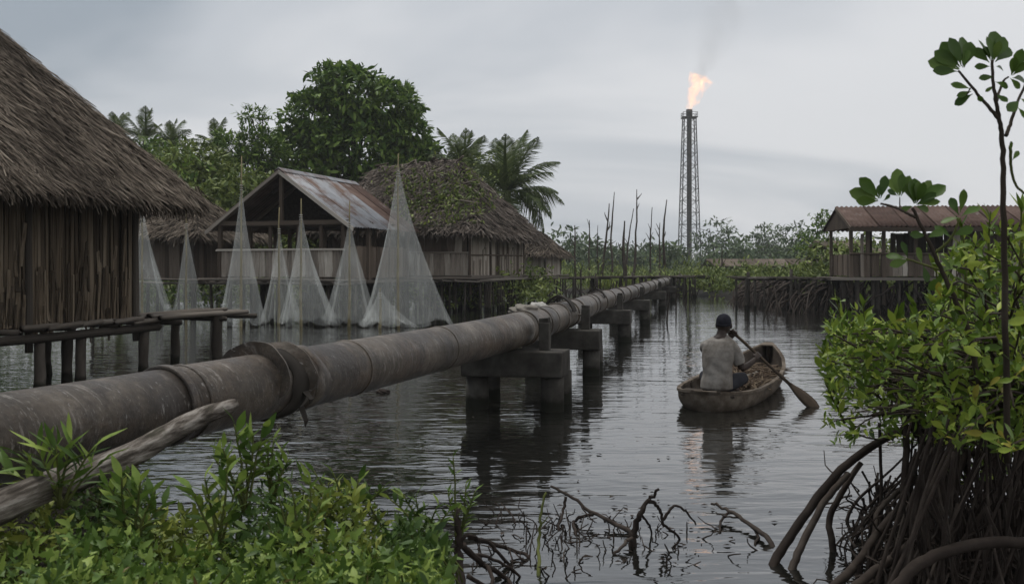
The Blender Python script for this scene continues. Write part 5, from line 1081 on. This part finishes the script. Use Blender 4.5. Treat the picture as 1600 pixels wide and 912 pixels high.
# ---------------------------------------------------------------- dead branches standing in the water
def wpt(px, py, D): 
    Dm = H*F/(py-HY); return at(px, py, min(D, Dm))
def snag(nm, lab, chains, key='root', cat='branch', group=None):
    p0 = wpt(*chains[0][0][0]); t_ = thing(nm, lab, cat, (p0.x, p0.y, 0), group)
    for i, (pts, r0_, r1_) in enumerate(chains):
        mb = MB(); P = [wpt(*p) for p in pts]
        if P[0].z < .03: P = [P[0]-Vector((0, 0, .15))]+P
        if P[-1].z < .03: P = P+[P[-1]-Vector((0, 0, .12))]
        q = spline(P, 5); q = [p+Vector((R.gauss(0, 1), R.gauss(0, 1), R.gauss(0, 1)))*r0_*.28 for p in q]
        mb.tube(q, [r0_, (r0_+r1_)/2, r1_], 7, wob=.12); mb.build('branch' if i else 'stem', M[key], t_, True)
snag('dead_branch', 'long thin dead branch slanting out of the water, left of the forked stump', [([(985, 833, 9), (950, 812, 6.1), (905, 785, 6.3), (861, 759, 6.4)], .017, .008), ([(884, 777, 6.35), (880, 800, 6.3), (872, 826, 9)], .010, .007), ([(927, 802, 6.2), (905, 808, 6.2), (897, 818, 6.2), (899, 835, 9)], .011, .008), ([(945, 815, 6.1), (955, 805, 6.1)], .007, .004), ([(905, 785, 6.3), (915, 800, 6.2), (930, 815, 6.1)], .006, .003)])
snag('dead_stump', 'forked dark dead stump standing in the water with drooping twigs', [([(987, 851, 9), (990, 830, 5.75), (1001, 800, 5.75), (1014, 779, 5.8), (1027, 767, 5.8)], .028, .008), ([(1012, 783, 5.8), (1024, 786, 5.8), (1033, 800, 5.8), (1037, 818, 5.8), (1062, 842, 9)], .012, .006), ([(1036, 812, 5.8), (1046, 797, 5.8), (1056, 790, 5.8), (1072, 798, 5.85), (1087, 817, 5.9)], .010, .005), ([(1000, 802, 5.75), (1012, 815, 5.8), (1018, 832, 9)], .008, .005), ([(990, 838, 5.75), (975, 850, 5.6), (960, 866, 9)], .012, .006)])
snag('dead_branch', 'straight dead branch slanting into the water between the stump and the mangrove root', [([(1209, 853, 9), (1175, 822, 6.0), (1140, 798, 6.3), (1112, 786, 6.4)], .019, .008), ([(1140, 799, 6.3), (1128, 812, 6.2), (1124, 832, 9)], .009, .006), ([(1175, 823, 6.0), (1185, 838, 5.9), (1180, 850, 9)], .009, .006), ([(1155, 808, 6.2), (1135, 806, 6.2), (1118, 800, 6.3)], .007, .003)])
snag('dead_stick', 'upright thin stick with a yellowish top in the water beside the leafy bank', [([(842, 897, 9), (842, 850, 5.5), (845, 810, 5.55), (852, 770, 5.6)], .013, .006), ([(844, 820, 5.55), (856, 808, 5.55)], .005, .003)], 'stem')
snag('dead_sapling', 'dark thick upright stem at the right edge of the leafy bank', [([(718, 940, 4.4), (716, 880, 4.5), (717, 830, 4.5), (712, 795, 4.5)], .026, .012), ([(716, 850, 4.5), (730, 835, 4.5), (748, 842, 4.6)], .009, .006)])
for lab, ch in (('low dead branch trailing right from the dark upright stem into the water', [([(735, 838, 4.9), (765, 848, 5.3), (800, 858, 5.5), (828, 872, 9)], .014, .007), ([(765, 848, 5.3), (780, 866, 5.3), (798, 885, 9)], .011, .007)]),
                ('tangled dark branch at the foot of the dark upright stem, at the picture\'s bottom edge', [([(722, 850, 4.6), (755, 880, 4.8), (790, 905, 9), (805, 935, 4.7)], .017, .010), ([(755, 880, 4.8), (770, 900, 4.7), (760, 930, 4.6)], .011, .008), ([(740, 866, 4.7), (770, 872, 4.9), (812, 900, 9)], .009, .006), ([(730, 900, 4.5), (760, 915, 4.6), (800, 930, 4.6)], .012, .008)])):
    snag('dead_branch', lab, ch)
mb = MB()
for k in range(80):
    px, py = R.uniform(735, 900), R.uniform(800, 905); D_ = H*F/(py-HY); a = at(px, py, D_); 
    mb.tube(wiggle(a-Vector((0, 0, .05)), a+Vector((R.gauss(0, .10), R.gauss(0, .1), R.uniform(.01, .10))), 4, .2), [.006, .003], 4, cap=False)
for k in range(60):
    px, py = R.gauss(1000, 70), R.uniform(815, 880); D_ = H*F/(py-HY); a = at(px, py, D_); 
    mb.tube(wiggle(a-Vector((0, 0, .03)), a+Vector((R.gauss(0, .09), R.gauss(0, .1), R.uniform(.0, .07))), 4, .2), [.006, .003], 4, cap=False)
for k in range(110):
    px, py = (R.gauss(960, 90), R.uniform(760, 880)) if k < 60 else (R.uniform(450, 1280), R.uniform(560, 880)); p = onz(px, py, .006); L = R.uniform(.012, .035); an = R.random()*3.1; u = Vector((math.cos(an), math.sin(an), 0))*L; v_ = Vector((-u.y, u.x, 0))*.4
    mb.add([p-u, p+v_+Vector((0, 0, .008)), p+u, p-v_+Vector((0, 0, .004))], [(0, 1, 2, 3)])
o = mb.build('twig_litter', M['root'], None); o['kind'] = 'stuff'
for lab, px, y0_, y1_, lean in (('thin stake standing alone in the water left of the boat\'s far channel', 1041, 503, 462, .05), ('thin stake just right of its neighbour, beyond the pier row', 1055, 487, 450, -.03), ('short stake farthest out by the creek\'s head', 1069, 478, 456, .04)):
    a = onz(px, y0_); b = at(px+3, y1_, a.y)+Vector((lean, 0, 0)); mb = MB(); mb.tube(wiggle(a-Vector((0, 0, .5)), b, 6, .05), [.03, .02], 6); o = mb.build('water_stake', M['root'], None, origin=a); tag(o, lab, 'stake', 'lone stakes in the creek')
# ---------------------------------------------------------------- mangrove at the right
mg = thing('mangrove_bush', 'big leafy mangrove on dark stilt roots filling the right edge', 'mangrove', (2.7, 5.2, 0))
def inpoly(px, py, poly):
    c = False; j = len(poly)-1
    for i in range(len(poly)):
        (xi, yi), (xj, yj) = poly[i], poly[j]
        if (yi > py) != (yj > py) and px < (xj-xi)*(py-yi)/(yj-yi)+xi: c = not c
        j = i
    return c
poly = [(1286, 560), (1292, 500), (1312, 462), (1338, 470), (1360, 500), (1400, 506), (1440, 486), (1470, 440), (1480, 400), (1505, 376), (1560, 352), (1660, 336), (1660, 690), (1560, 705), (1480, 690), (1440, 652), (1395, 645), (1340, 632), (1296, 608)]
C = []; Ax = []
while len(C) < 1380:
    px, py = R.uniform(1285, 1660), R.uniform(300, 700)
    if not inpoly(px, py, poly): continue
    D_ = R.uniform(4.3, 7.6)-(px-1285)/375*1.5*R.random(); 
    if py > 575 and px < 1450 and R.random() < .45: continue
    if py < 500 and R.random() < .5: continue
    C.append(at(px, py, D_)); Ax.append(Vector((R.gauss(-.25, .55), R.gauss(-.35, .45), R.gauss(.75, .35))))
for k in range(130): C.append(at(R.uniform(1292, 1460), R.uniform(580, 690), R.uniform(5.0, 6.4))); Ax.append(Vector((R.gauss(-.3, .5), R.gauss(-.4, .4), R.gauss(.3, .5))))
for k in range(70): C.append(at(R.uniform(1450, 1640), R.uniform(660, 745), R.uniform(5.0, 6.6))); Ax.append(Vector((R.gauss(-.3, .5), R.gauss(-.4, .4), R.gauss(.2, .5))))
P, d, LL = rosettes(C, Ax, (3, 7), .068, .95); LL = LL*G.uniform(.45, 1.2, len(LL))
order = np.argsort(P[:, 1]); near_, rest = order[:290], order[290:]
yl = near_[::16]; near_ = np.setdiff1d(near_, yl); leaf_parts(mg, P[near_], d[near_], LL[near_], 'obovate', 'leaf_mangrove', .9, .2, .8); leaf_parts(mg, P[yl], d[yl], LL[yl], 'obovate', 'leaf_yellow', .85, .35, .9, 'yellow_leaf')
leaf_mass('foliage', P[rest], d[rest], LL[rest], 'quick', M['leaf_mangrove'], mg, .95, .2, .8)
# branches that carry it
mb = MB(); hubs = [at(1560, 690, 5.6), at(1490, 690, 5.9), at(1440, 660, 5.8), at(1600, 650, 5.0), at(1530, 640, 6.3)]
for i in range(0, len(C), 4):
    h_ = min(hubs, key=lambda q: (q-C[i]).length); mb.tube(wiggle(h_+Vector((R.gauss(0, .12), R.gauss(0, .12), R.uniform(-.1, .25))), C[i], 5, .10, -.05), [.009, .004], 4, cap=False)
mb.build('twigs', M['bark'], mg, kind='stuff')
for h_ in hubs:
    for k in range(3):
        e = R.choice(C); mb = MB(); mb.tube(wiggle(h_-Vector((0, 0, .1)), h_.lerp(e, .75), 7, .10), [.026, .009], 7); mb.build('branch', M['bark'], mg, True)
for bx_, by_, tx, ty, D_ in ((1330, 540, 1306, 462, 5.6), (1352, 540, 1350, 468, 5.5), (1390, 560, 1400, 486, 5.2), (1440, 540, 1428, 470, 5.0), (1470, 500, 1462, 410, 4.8), (1510, 430, 1500, 342, 4.6), (1545, 430, 1548, 330, 4.6), (1590, 420, 1596, 315, 4.5), (1310, 590, 1284, 540, 5.6), (1320, 620, 1290, 600, 5.6), (1500, 470, 1530, 380, 4.7)):
    w_ = wiggle(at(bx_, by_+40, D_), at(tx, ty, D_-.1), 8, .05); mb = MB(); mb.tube(w_, [.009, .003], 6); mb.build('spray_stem', M['stem'], mg, True); a = (w_[-1]-w_[0]).normalized(); P_ = []; d_ = []; L_ = []
    for q in range(13):
        u_ = .3+.7*q/12; sv = Vector((R.choice((-1, 1))*R.uniform(.5, 1), R.gauss(-.2, .6), R.uniform(0, .6))); P_.append(list(w_[min(8, int(u_*8))])); d_.append(list(a*(.2+.8*u_)+sv*(1.1-.75*u_))); L_.append(.10*R.uniform(.7, 1.2))
    leaf_parts(mg, np.array(P_), np.array(d_), np.array(L_), 'lance', 'leaf_mangrove', 1.0, .15, .5, 'spray_leaf')
# stilt roots
def root(pts, r0_, r1_, n=7):
    P_ = [at(*p) for p in pts]; q = spline(P_, 6); q = [p+Vector((R.gauss(0, 1), R.gauss(0, 1), R.gauss(0, 1)))*r0_*.07 for p in q]; mb = MB(); mb.tube(q, [r0_, (r0_+r1_)/2, r1_], n+2, wob=.05); mb.build('prop_root', M['root'], mg, True)
root([(1205, 905, 5.25), (1215, 868, 5.4), (1255, 810, 5.5), (1305, 742, 5.6), (1370, 692, 5.7), (1450, 655, 5.8)], .028, .022)
root([(1232, 912, 5.2), (1240, 880, 5.3), (1262, 832, 5.4), (1290, 780, 5.5), (1325, 740, 5.6)], .023, .018)
root([(1302, 905, 5.6), (1301, 850, 5.6), (1296, 810, 5.65), (1318, 765, 5.65), (1345, 722, 5.68)], .021, .016)
root([(1376, 905, 5.7), (1376, 850, 5.7), (1377, 760, 5.75), (1374, 660, 5.8)], .012, .009); root([(1415, 920, 5.5), (1415, 860, 5.5), (1413, 780, 5.55), (1416, 690, 5.7), (1410, 640, 5.8)], .024, .017)
root([(1285, 930, 4.6), (1330, 890, 4.8), (1385, 815, 5.2), (1412, 790, 5.5)], .024, .018); root([(1395, 925, 4.1), (1430, 884, 4.15), (1490, 858, 4.2), (1560, 846, 4.2), (1640, 850, 4.2)], .026, .024)
root([(1360, 870, 5.4), (1368, 830, 5.4), (1372, 800, 5.5), (1400, 770, 5.6), (1450, 735, 5.7), (1500, 690, 5.8)], .017, .012)
root([(1310, 940, 4.3), (1355, 900, 4.5), (1420, 850, 4.9), (1480, 780, 5.3), (1510, 700, 5.6)], .022, .016)
for k in range(80):
    bx_ = R.uniform(1330, 1630); D0 = R.uniform(4.2, 6.4); by_ = min(HY+(H-.03)*F/D0, 1000); tx = max(bx_+R.gauss(30, 50), 1450+R.random()*50); ty = R.uniform(650, 710)
    D1 = max(D0+R.uniform(-.3, .5), 4.2)
    root([(bx_-R.uniform(0, 25), by_+25, D0), (bx_, by_-20, D0), ((bx_+tx)/2-R.uniform(0, 16), (by_+ty)/2, (D0+D1)/2), (tx, ty, D1)], R.uniform(.005, .015), R.uniform(.004, .009), 5)
for x_, r_ in ((1545, .03), (1590, .045), (1625, .05)):
    root([(x_+R.uniform(-8, 8), 900, 5.3), (x_, 780, 5.35), (x_+8, 690, 5.4), (x_+4, 600, 5.5)], r_, r_*.7, 8)
mb = MB()
for k in range(560):
    px = R.uniform(1425, 1660) if R.random() < .8 else R.uniform(1340, 1450); D0 = R.uniform(4.4, 6.8); p = at(px, 800, D0); p.z = R.uniform(.05, .75 if px > 1430 else .25); q = Vector((p.x+R.gauss(.0, .09), p.y+R.gauss(0, .09), max(-.1, p.z-R.uniform(.2, .7))))
    mb.tube(wiggle(p, q, 5, .16), [.008, .004], 4, cap=False)
for k in range(420):
    px, D0 = R.uniform(1330, 1660), R.uniform(4.5, 6.6); p = at(px, 800, D0); p.z = R.uniform(0, .35)*R.random(); mb.tube(wiggle(p, p+Vector((R.gauss(.03, .15), R.gauss(0, .12), R.gauss(.02, .09))), 4, .25), [.007, .003], 4, cap=False)
mb.build('fine_roots', M['root'], mg, kind='stuff')
# sapling and sprig: every leaf stands where its stalk and tip are seen
def leafset(parent, pairs, D_, mkey, wid=1.0):
    P_ = []; Dd = []; L_ = []
    for bx_, by_, tx, ty in pairs:
        dD = R.uniform(-.045, .045); a = at(bx_, by_, D_); b = at(tx, ty, D_+dD); P_.append(list(a)); Dd.append(list(b-a)); L_.append((b-a).length*1.04)
    k = len(P_); Dd = np.array(Dd); P_ = np.array(P_); me = leaf_mesh('obovate', mkey, .06)
    up = np.stack([G.normal(0, .35, k), -np.ones(k)*1.0, G.normal(.35, .3, k)], -1); d = Dd/np.linalg.norm(Dd, axis=1)[:, None]; x = np.cross(d, up); x /= np.linalg.norm(x, axis=1)[:, None]; z = np.cross(x, d); Mx = np.stack([x, d, z], -1)
    for p, m3, l in zip(P_, Mx, L_): inst('leaf', me, parent, Vector(p), Matrix(m3.tolist()), (l*wid*R.uniform(.85, 1.1), l, l))
def stalk(parent, pts, D_, r0_, r1_, key='bark', name='branch'):
    q = spline([at(x, y, D_+dd) for x, y, dd in pts], 6); q = [p+Vector((R.gauss(0, 1), 0, R.gauss(0, 1)))*r0_*.12 for p in q]; mb = MB(); mb.tube(q, [r0_, (r0_+r1_)/2, r1_], 8, wob=.05); mb.build(name, M[key], parent, True)
Ds = 3.5
sap = thing('mangrove_sapling', 'tall thin mangrove sapling with glossy leaf whorls reaching into the sky at the right edge', 'sapling', at(1572, 700, Ds))
stalk(sap, [(1574, 720, .1), (1570, 470, 0), (1568, 300, 0), (1566, 215, 0), (1560, 180, 0), (1553, 140, 0), (1550, 95, 0)], Ds, .0125, .005, name='stem')
stalk(sap, [(1561, 186, 0), (1542, 164, 0), (1520, 138, 0), (1498, 110, 0)], Ds, .0075, .004); stalk(sap, [(1572, 212, 0), (1580, 190, .02), (1590, 160, .03), (1604, 128, .03)], Ds, .007, .004)
stalk(sap, [(1557, 160, 0), (1566, 130, .02), (1576, 120, .02)], Ds, .005, .003); stalk(sap, [(1579, 228, 0), (1580, 262, .02), (1588, 290, .03), (1604, 304, .04)], Ds, .006, .004, 'stem'); stalk(sap, [(1516, 138, 0), (1510, 150, 0)], Ds, .003, .002)
leafset(sap, [(1498, 109, 1452, 95), (1496, 112, 1460, 110), (1500, 105, 1471, 67), (1502, 104, 1486, 60), (1504, 104, 1507, 58), (1506, 106, 1518, 66), (1499, 108, 1462, 80), (1504, 106, 1512, 78), (1516, 139, 1487, 131), (1520, 147, 1492, 163), (1518, 143, 1496, 150),
    (1550, 94, 1558, 49), (1548, 96, 1532, 63), (1546, 98, 1521, 76), (1552, 95, 1571, 58), (1555, 97, 1579, 74), (1549, 94, 1544, 58), (1547, 104, 1524, 104), (1556, 104, 1568, 108), (1552, 96, 1562, 66), (1548, 96, 1538, 72), (1553, 120, 1531, 122), (1555, 128, 1576, 136), (1554, 134, 1540, 143), (1556, 148, 1574, 158),
    (1580, 118, 1598, 78), (1582, 118, 1606, 98), (1582, 122, 1604, 126), (1580, 116, 1586, 90), (1578, 122, 1594, 138), (1604, 128, 1630, 100), (1604, 128, 1612, 90), (1604, 130, 1630, 140), (1592, 158, 1576, 172), (1594, 154, 1612, 164), (1590, 168, 1606, 186), (1540, 160, 1528, 152), (1582, 250, 1592, 236), (1579, 236, 1580, 222)], Ds, 'leaf_sapling', 1.0)
Dp = 3.9
spg = thing('mangrove_sprig', 'arching mangrove shoot with a crown of broad leaves in front of the rusty roof', 'mangrove shoot', at(1520, 560, Dp))
stalk(spg, [(1530, 600, .1), (1512, 512, .05), (1490, 462, 0), (1472, 424, 0), (1452, 380, 0), (1436, 347, 0), (1426, 325, 0)], Dp, .012, .006, name='stem'); stalk(spg, [(1430, 340, 0), (1412, 330, 0), (1396, 323, 0), (1376, 318, 0)], Dp, .006, .004); stalk(spg, [(1406, 327, 0), (1406, 308, 0)], Dp, .003, .002)
stalk(spg, [(1460, 396, 0), (1486, 372, -.03), (1500, 340, -.05)], Dp, .006, .004, 'stem'); stalk(spg, [(1470, 422, 0), (1440, 412, .02), (1416, 404, .03)], Dp, .005, .003, 'stem'); stalk(spg, [(1484, 448, 0), (1500, 440, -.03), (1530, 452, -.05)], Dp, .006, .003)
leafset(spg, [(1372, 312, 1329, 299), (1374, 310, 1345, 279), (1372, 314, 1340, 314), (1376, 310, 1384, 275), (1374, 310, 1374, 289), (1380, 314, 1391, 304), (1370, 312, 1352, 296), (1406, 306, 1401, 264), (1404, 306, 1391, 279), (1402, 306, 1388, 297), (1408, 306, 1422, 275), (1407, 304, 1410, 272),
    (1430, 318, 1430, 279), (1428, 318, 1414, 289), (1432, 316, 1456, 283), (1434, 318, 1476, 289), (1434, 320, 1468, 314), (1432, 318, 1444, 286), (1429, 318, 1420, 297), (1432, 320, 1462, 302), (1430, 322, 1452, 328), (1426, 322, 1408, 328), (1432, 318, 1437, 284), (1428, 318, 1424, 283),
    (1500, 332, 1507, 297), (1498, 336, 1485, 309), (1502, 338, 1530, 322), (1500, 340, 1470, 346), (1486, 372, 1462, 352), (1488, 368, 1520, 356), (1416, 404, 1385, 398), (1418, 403, 1410, 378), (1420, 406, 1392, 414), (1440, 412, 1434, 388), (1442, 414, 1450, 440), (1530, 452, 1556, 440), (1528, 452, 1540, 474), (1530, 452, 1550, 462), (1472, 424, 1500, 408), (1476, 430, 1452, 452), (1446, 368, 1424, 366), (1448, 372, 1474, 360)], Dp, 'leaf_sapling', 1.0)
# ---------------------------------------------------------------- leafy bank at the lower left
def topline(px): return 16*math.sin(px*.055)+13*math.sin(px*.021+1)+float(np.interp(px, [-60, 0, 40, 100, 160, 230, 300, 350, 400, 450, 520, 600, 650, 690, 706], [735, 745, 725, 720, 745, 775, 790, 760, 745, 760, 765, 780, 790, 812, 850]))
names = ['leafy low plants at the left edge, under the foot of the leaning log', 'leafy low plants right of the log\'s foot', 'leafy low plants below the middle of the leaning log', 'leafy low plants under the tall shoots by the log\'s end', 'bright leafy low plants right of the tall shoots', 'bright leafy low plants at the right end of the bank']
edges = [-90, 110, 230, 350, 470, 590, 705]
for i, lab in enumerate(names):
    x0, x1 = edges[i], edges[i+1]; cx = (x0+x1)/2; t_ = thing('leafy_plant', lab, 'plant', (at(cx, 900, 3.4).x, 3.4, .25)); C = []; Ax = []; st = MB()
    while len(C) < 310:
        px = R.uniform(x0, x1) if R.random() < .85 else R.gauss(cx, (x1-x0)*.5); py = R.uniform(0, 1)**.85; tl = topline(px); 
        if px > 700: continue
        py = tl+(960-tl)*py; u_ = (py-tl)/(960-tl); D_ = 4.35-1.75*u_+R.gauss(0, .12); p = at(px, py, D_)
        C.append(p); Ax.append(Vector((R.gauss(0, .5), R.gauss(-.45, .4), R.gauss(.8, .3))))
        if len(C) % 3 == 0: st.tube(wiggle(p+Vector((R.gauss(0, .08), R.uniform(0, .15), -R.uniform(.12, .3))), p, 3, .15), [.005, .003], 4, cap=False)
    P, d, LL = rosettes(C, Ax, (3, 7), .045, 1.2); LL = LL*G.uniform(.5, 1.5, len(LL)); order = np.argsort(P[:, 1]-P[:, 2]*.6); n_ = order[:150]; r_ = order[150:]
    kinds = ('lobed', 'lance', 'obovate')
    for q, kd in enumerate(kinds):
        leaf_parts(t_, P[n_[q::3]], d[n_[q::3]], LL[n_[q::3]], kd, ('leaf_weed', 'leaf_weed_pale' if i % 2 else 'leaf_weed', 'leaf_weed_dark')[q], (.85, .85, .65)[q], (.15, .3, .2)[q], .8)
    h_ = len(r_)//2; leaf_mass('foliage', P[r_[:h_]], d[r_[:h_]], LL[r_[:h_]], 'lobed', M['leaf_weed'], t_, 1.1, .2, .9); leaf_mass('foliage', P[r_[h_:]], d[r_[h_:]], LL[r_[h_:]], 'quick_lance', M['leaf_weed_dark' if i % 2 else 'leaf_weed_pale'], t_, 1.5, .25, .9); leaf_parts(t_, P[n_[::14]]+.02, d[n_[::14]], LL[n_[::14]], 'lance', 'leaf_dry', 1.0, .4, .9, 'dry_leaf'); st.build('stems', M['stem'], t_, kind='stuff')
def shoot(lab, bx_, by_, tips, D_, L, kind='lance', wid=1.0, nl=9, key='stem'):
    t_ = thing('tall_shoot', lab, 'shoot', at(bx_, by_, D_)); P_ = []; Dd = []; L_ = []
    for tx, ty in tips:
        w_ = wiggle(at(bx_+R.uniform(-6, 6), by_, D_), at(tx, ty, D_+R.uniform(-.08, .05)), 8, .06, -.05); mb = MB(); mb.tube(w_, [.0065, .003], 6); mb.build('stem', M[key], t_, True)
        for q in range(nl):
            u_ = .35+.65*q/(nl-1); p = w_[0].lerp(w_[-1], u_) if False else w_[min(int(u_*8), 8)]; a = (w_[-1]-w_[0]).normalized(); sd_ = Vector((R.choice((-1, 1)), R.gauss(-.3, .5), R.uniform(-.1, .7))); P_.append(list(p)); Dd.append(list(a*(.35+.75*u_)+sd_*(1.15-.6*u_))); L_.append(L*R.uniform(.7, 1.2))
    leaf_parts(t_, np.array(P_), np.array(Dd), np.array(L_), kind, 'leaf_weed', wid, .2, .35)
shoot('spray of long narrow leaves above the log at the left edge', 95, 790, [(60, 700), (112, 686), (145, 702), (30, 712), (88, 695), (160, 722), (10, 735)], 3.7, .13, wid=.8, nl=9)
shoot('tallest pale shoot of broad leaves rising at the upper end of the leaning log', 385, 800, [(366, 662), (396, 680), (348, 700), (412, 672), (380, 690), (335, 715)], 4.0, .105, wid=1.2, nl=10)
shoot('slender shoot with small leaves right of the tallest pale shoot', 425, 800, [(428, 686), (442, 700), (408, 712), (452, 716), (418, 700)], 4.1, .062, wid=1.2, nl=14)
shoot('leaning yellow green shoots at the bank\'s edge against the rippled water', 545, 830, [(520, 738), (560, 748), (490, 735), (600, 760), (575, 775), (470, 742)], 4.2, .07, wid=1.3, nl=10)
shoot('thin vine with small leaves climbing above the dark upright stem', 716, 850, [(708, 714), (728, 756), (742, 768), (735, 790), (700, 770)], 4.5, .058, wid=1.0, nl=11)
shoot('low sprout with narrow leaves at the bank\'s right end beside the dark stem', 665, 850, [(650, 778), (685, 788), (630, 772), (700, 800), (610, 780)], 4.2, .075, wid=1.2, nl=9)
shoot('leafy shoot just below the leaning log, left of the dark gap under the pipe', 205, 850, [(190, 745), (220, 752), (240, 768), (170, 758), (255, 790)], 3.6, .085, wid=1.3, nl=9)
shoot('broad leaved shoot in front of the tallest pale shoot', 345, 870, [(320, 748), (355, 740), (372, 752), (300, 765)], 3.6, .085, wid=1.4, nl=9)
shoot('ragged bright shoot near the middle of the bank', 470, 890, [(455, 760), (485, 752), (505, 775), (435, 775)], 3.6, .075, wid=1.3, nl=10)
# ---------------------------------------------------------------- the damp air
mb = MB(); mb.loft([[(-485, -45, z), (485, -45, z), (485, 620, z), (-485, 620, z)] for z in (-1.8, 92)])
m = bpy.data.materials.new('damp_air'); m.use_nodes = True; nt = m.node_tree; nt.nodes.clear()
v = nd(nt, 'ShaderNodeVolumePrincipled', {'Color': (.97, .98, .99, 1), 'Density': .0005, 'Anisotropy': .0}); nt.links.new(v.outputs[0], nd(nt, 'ShaderNodeOutputMaterial').inputs['Volume'])
hz = mb.build('haze', m); hz['kind'] = 'stuff'
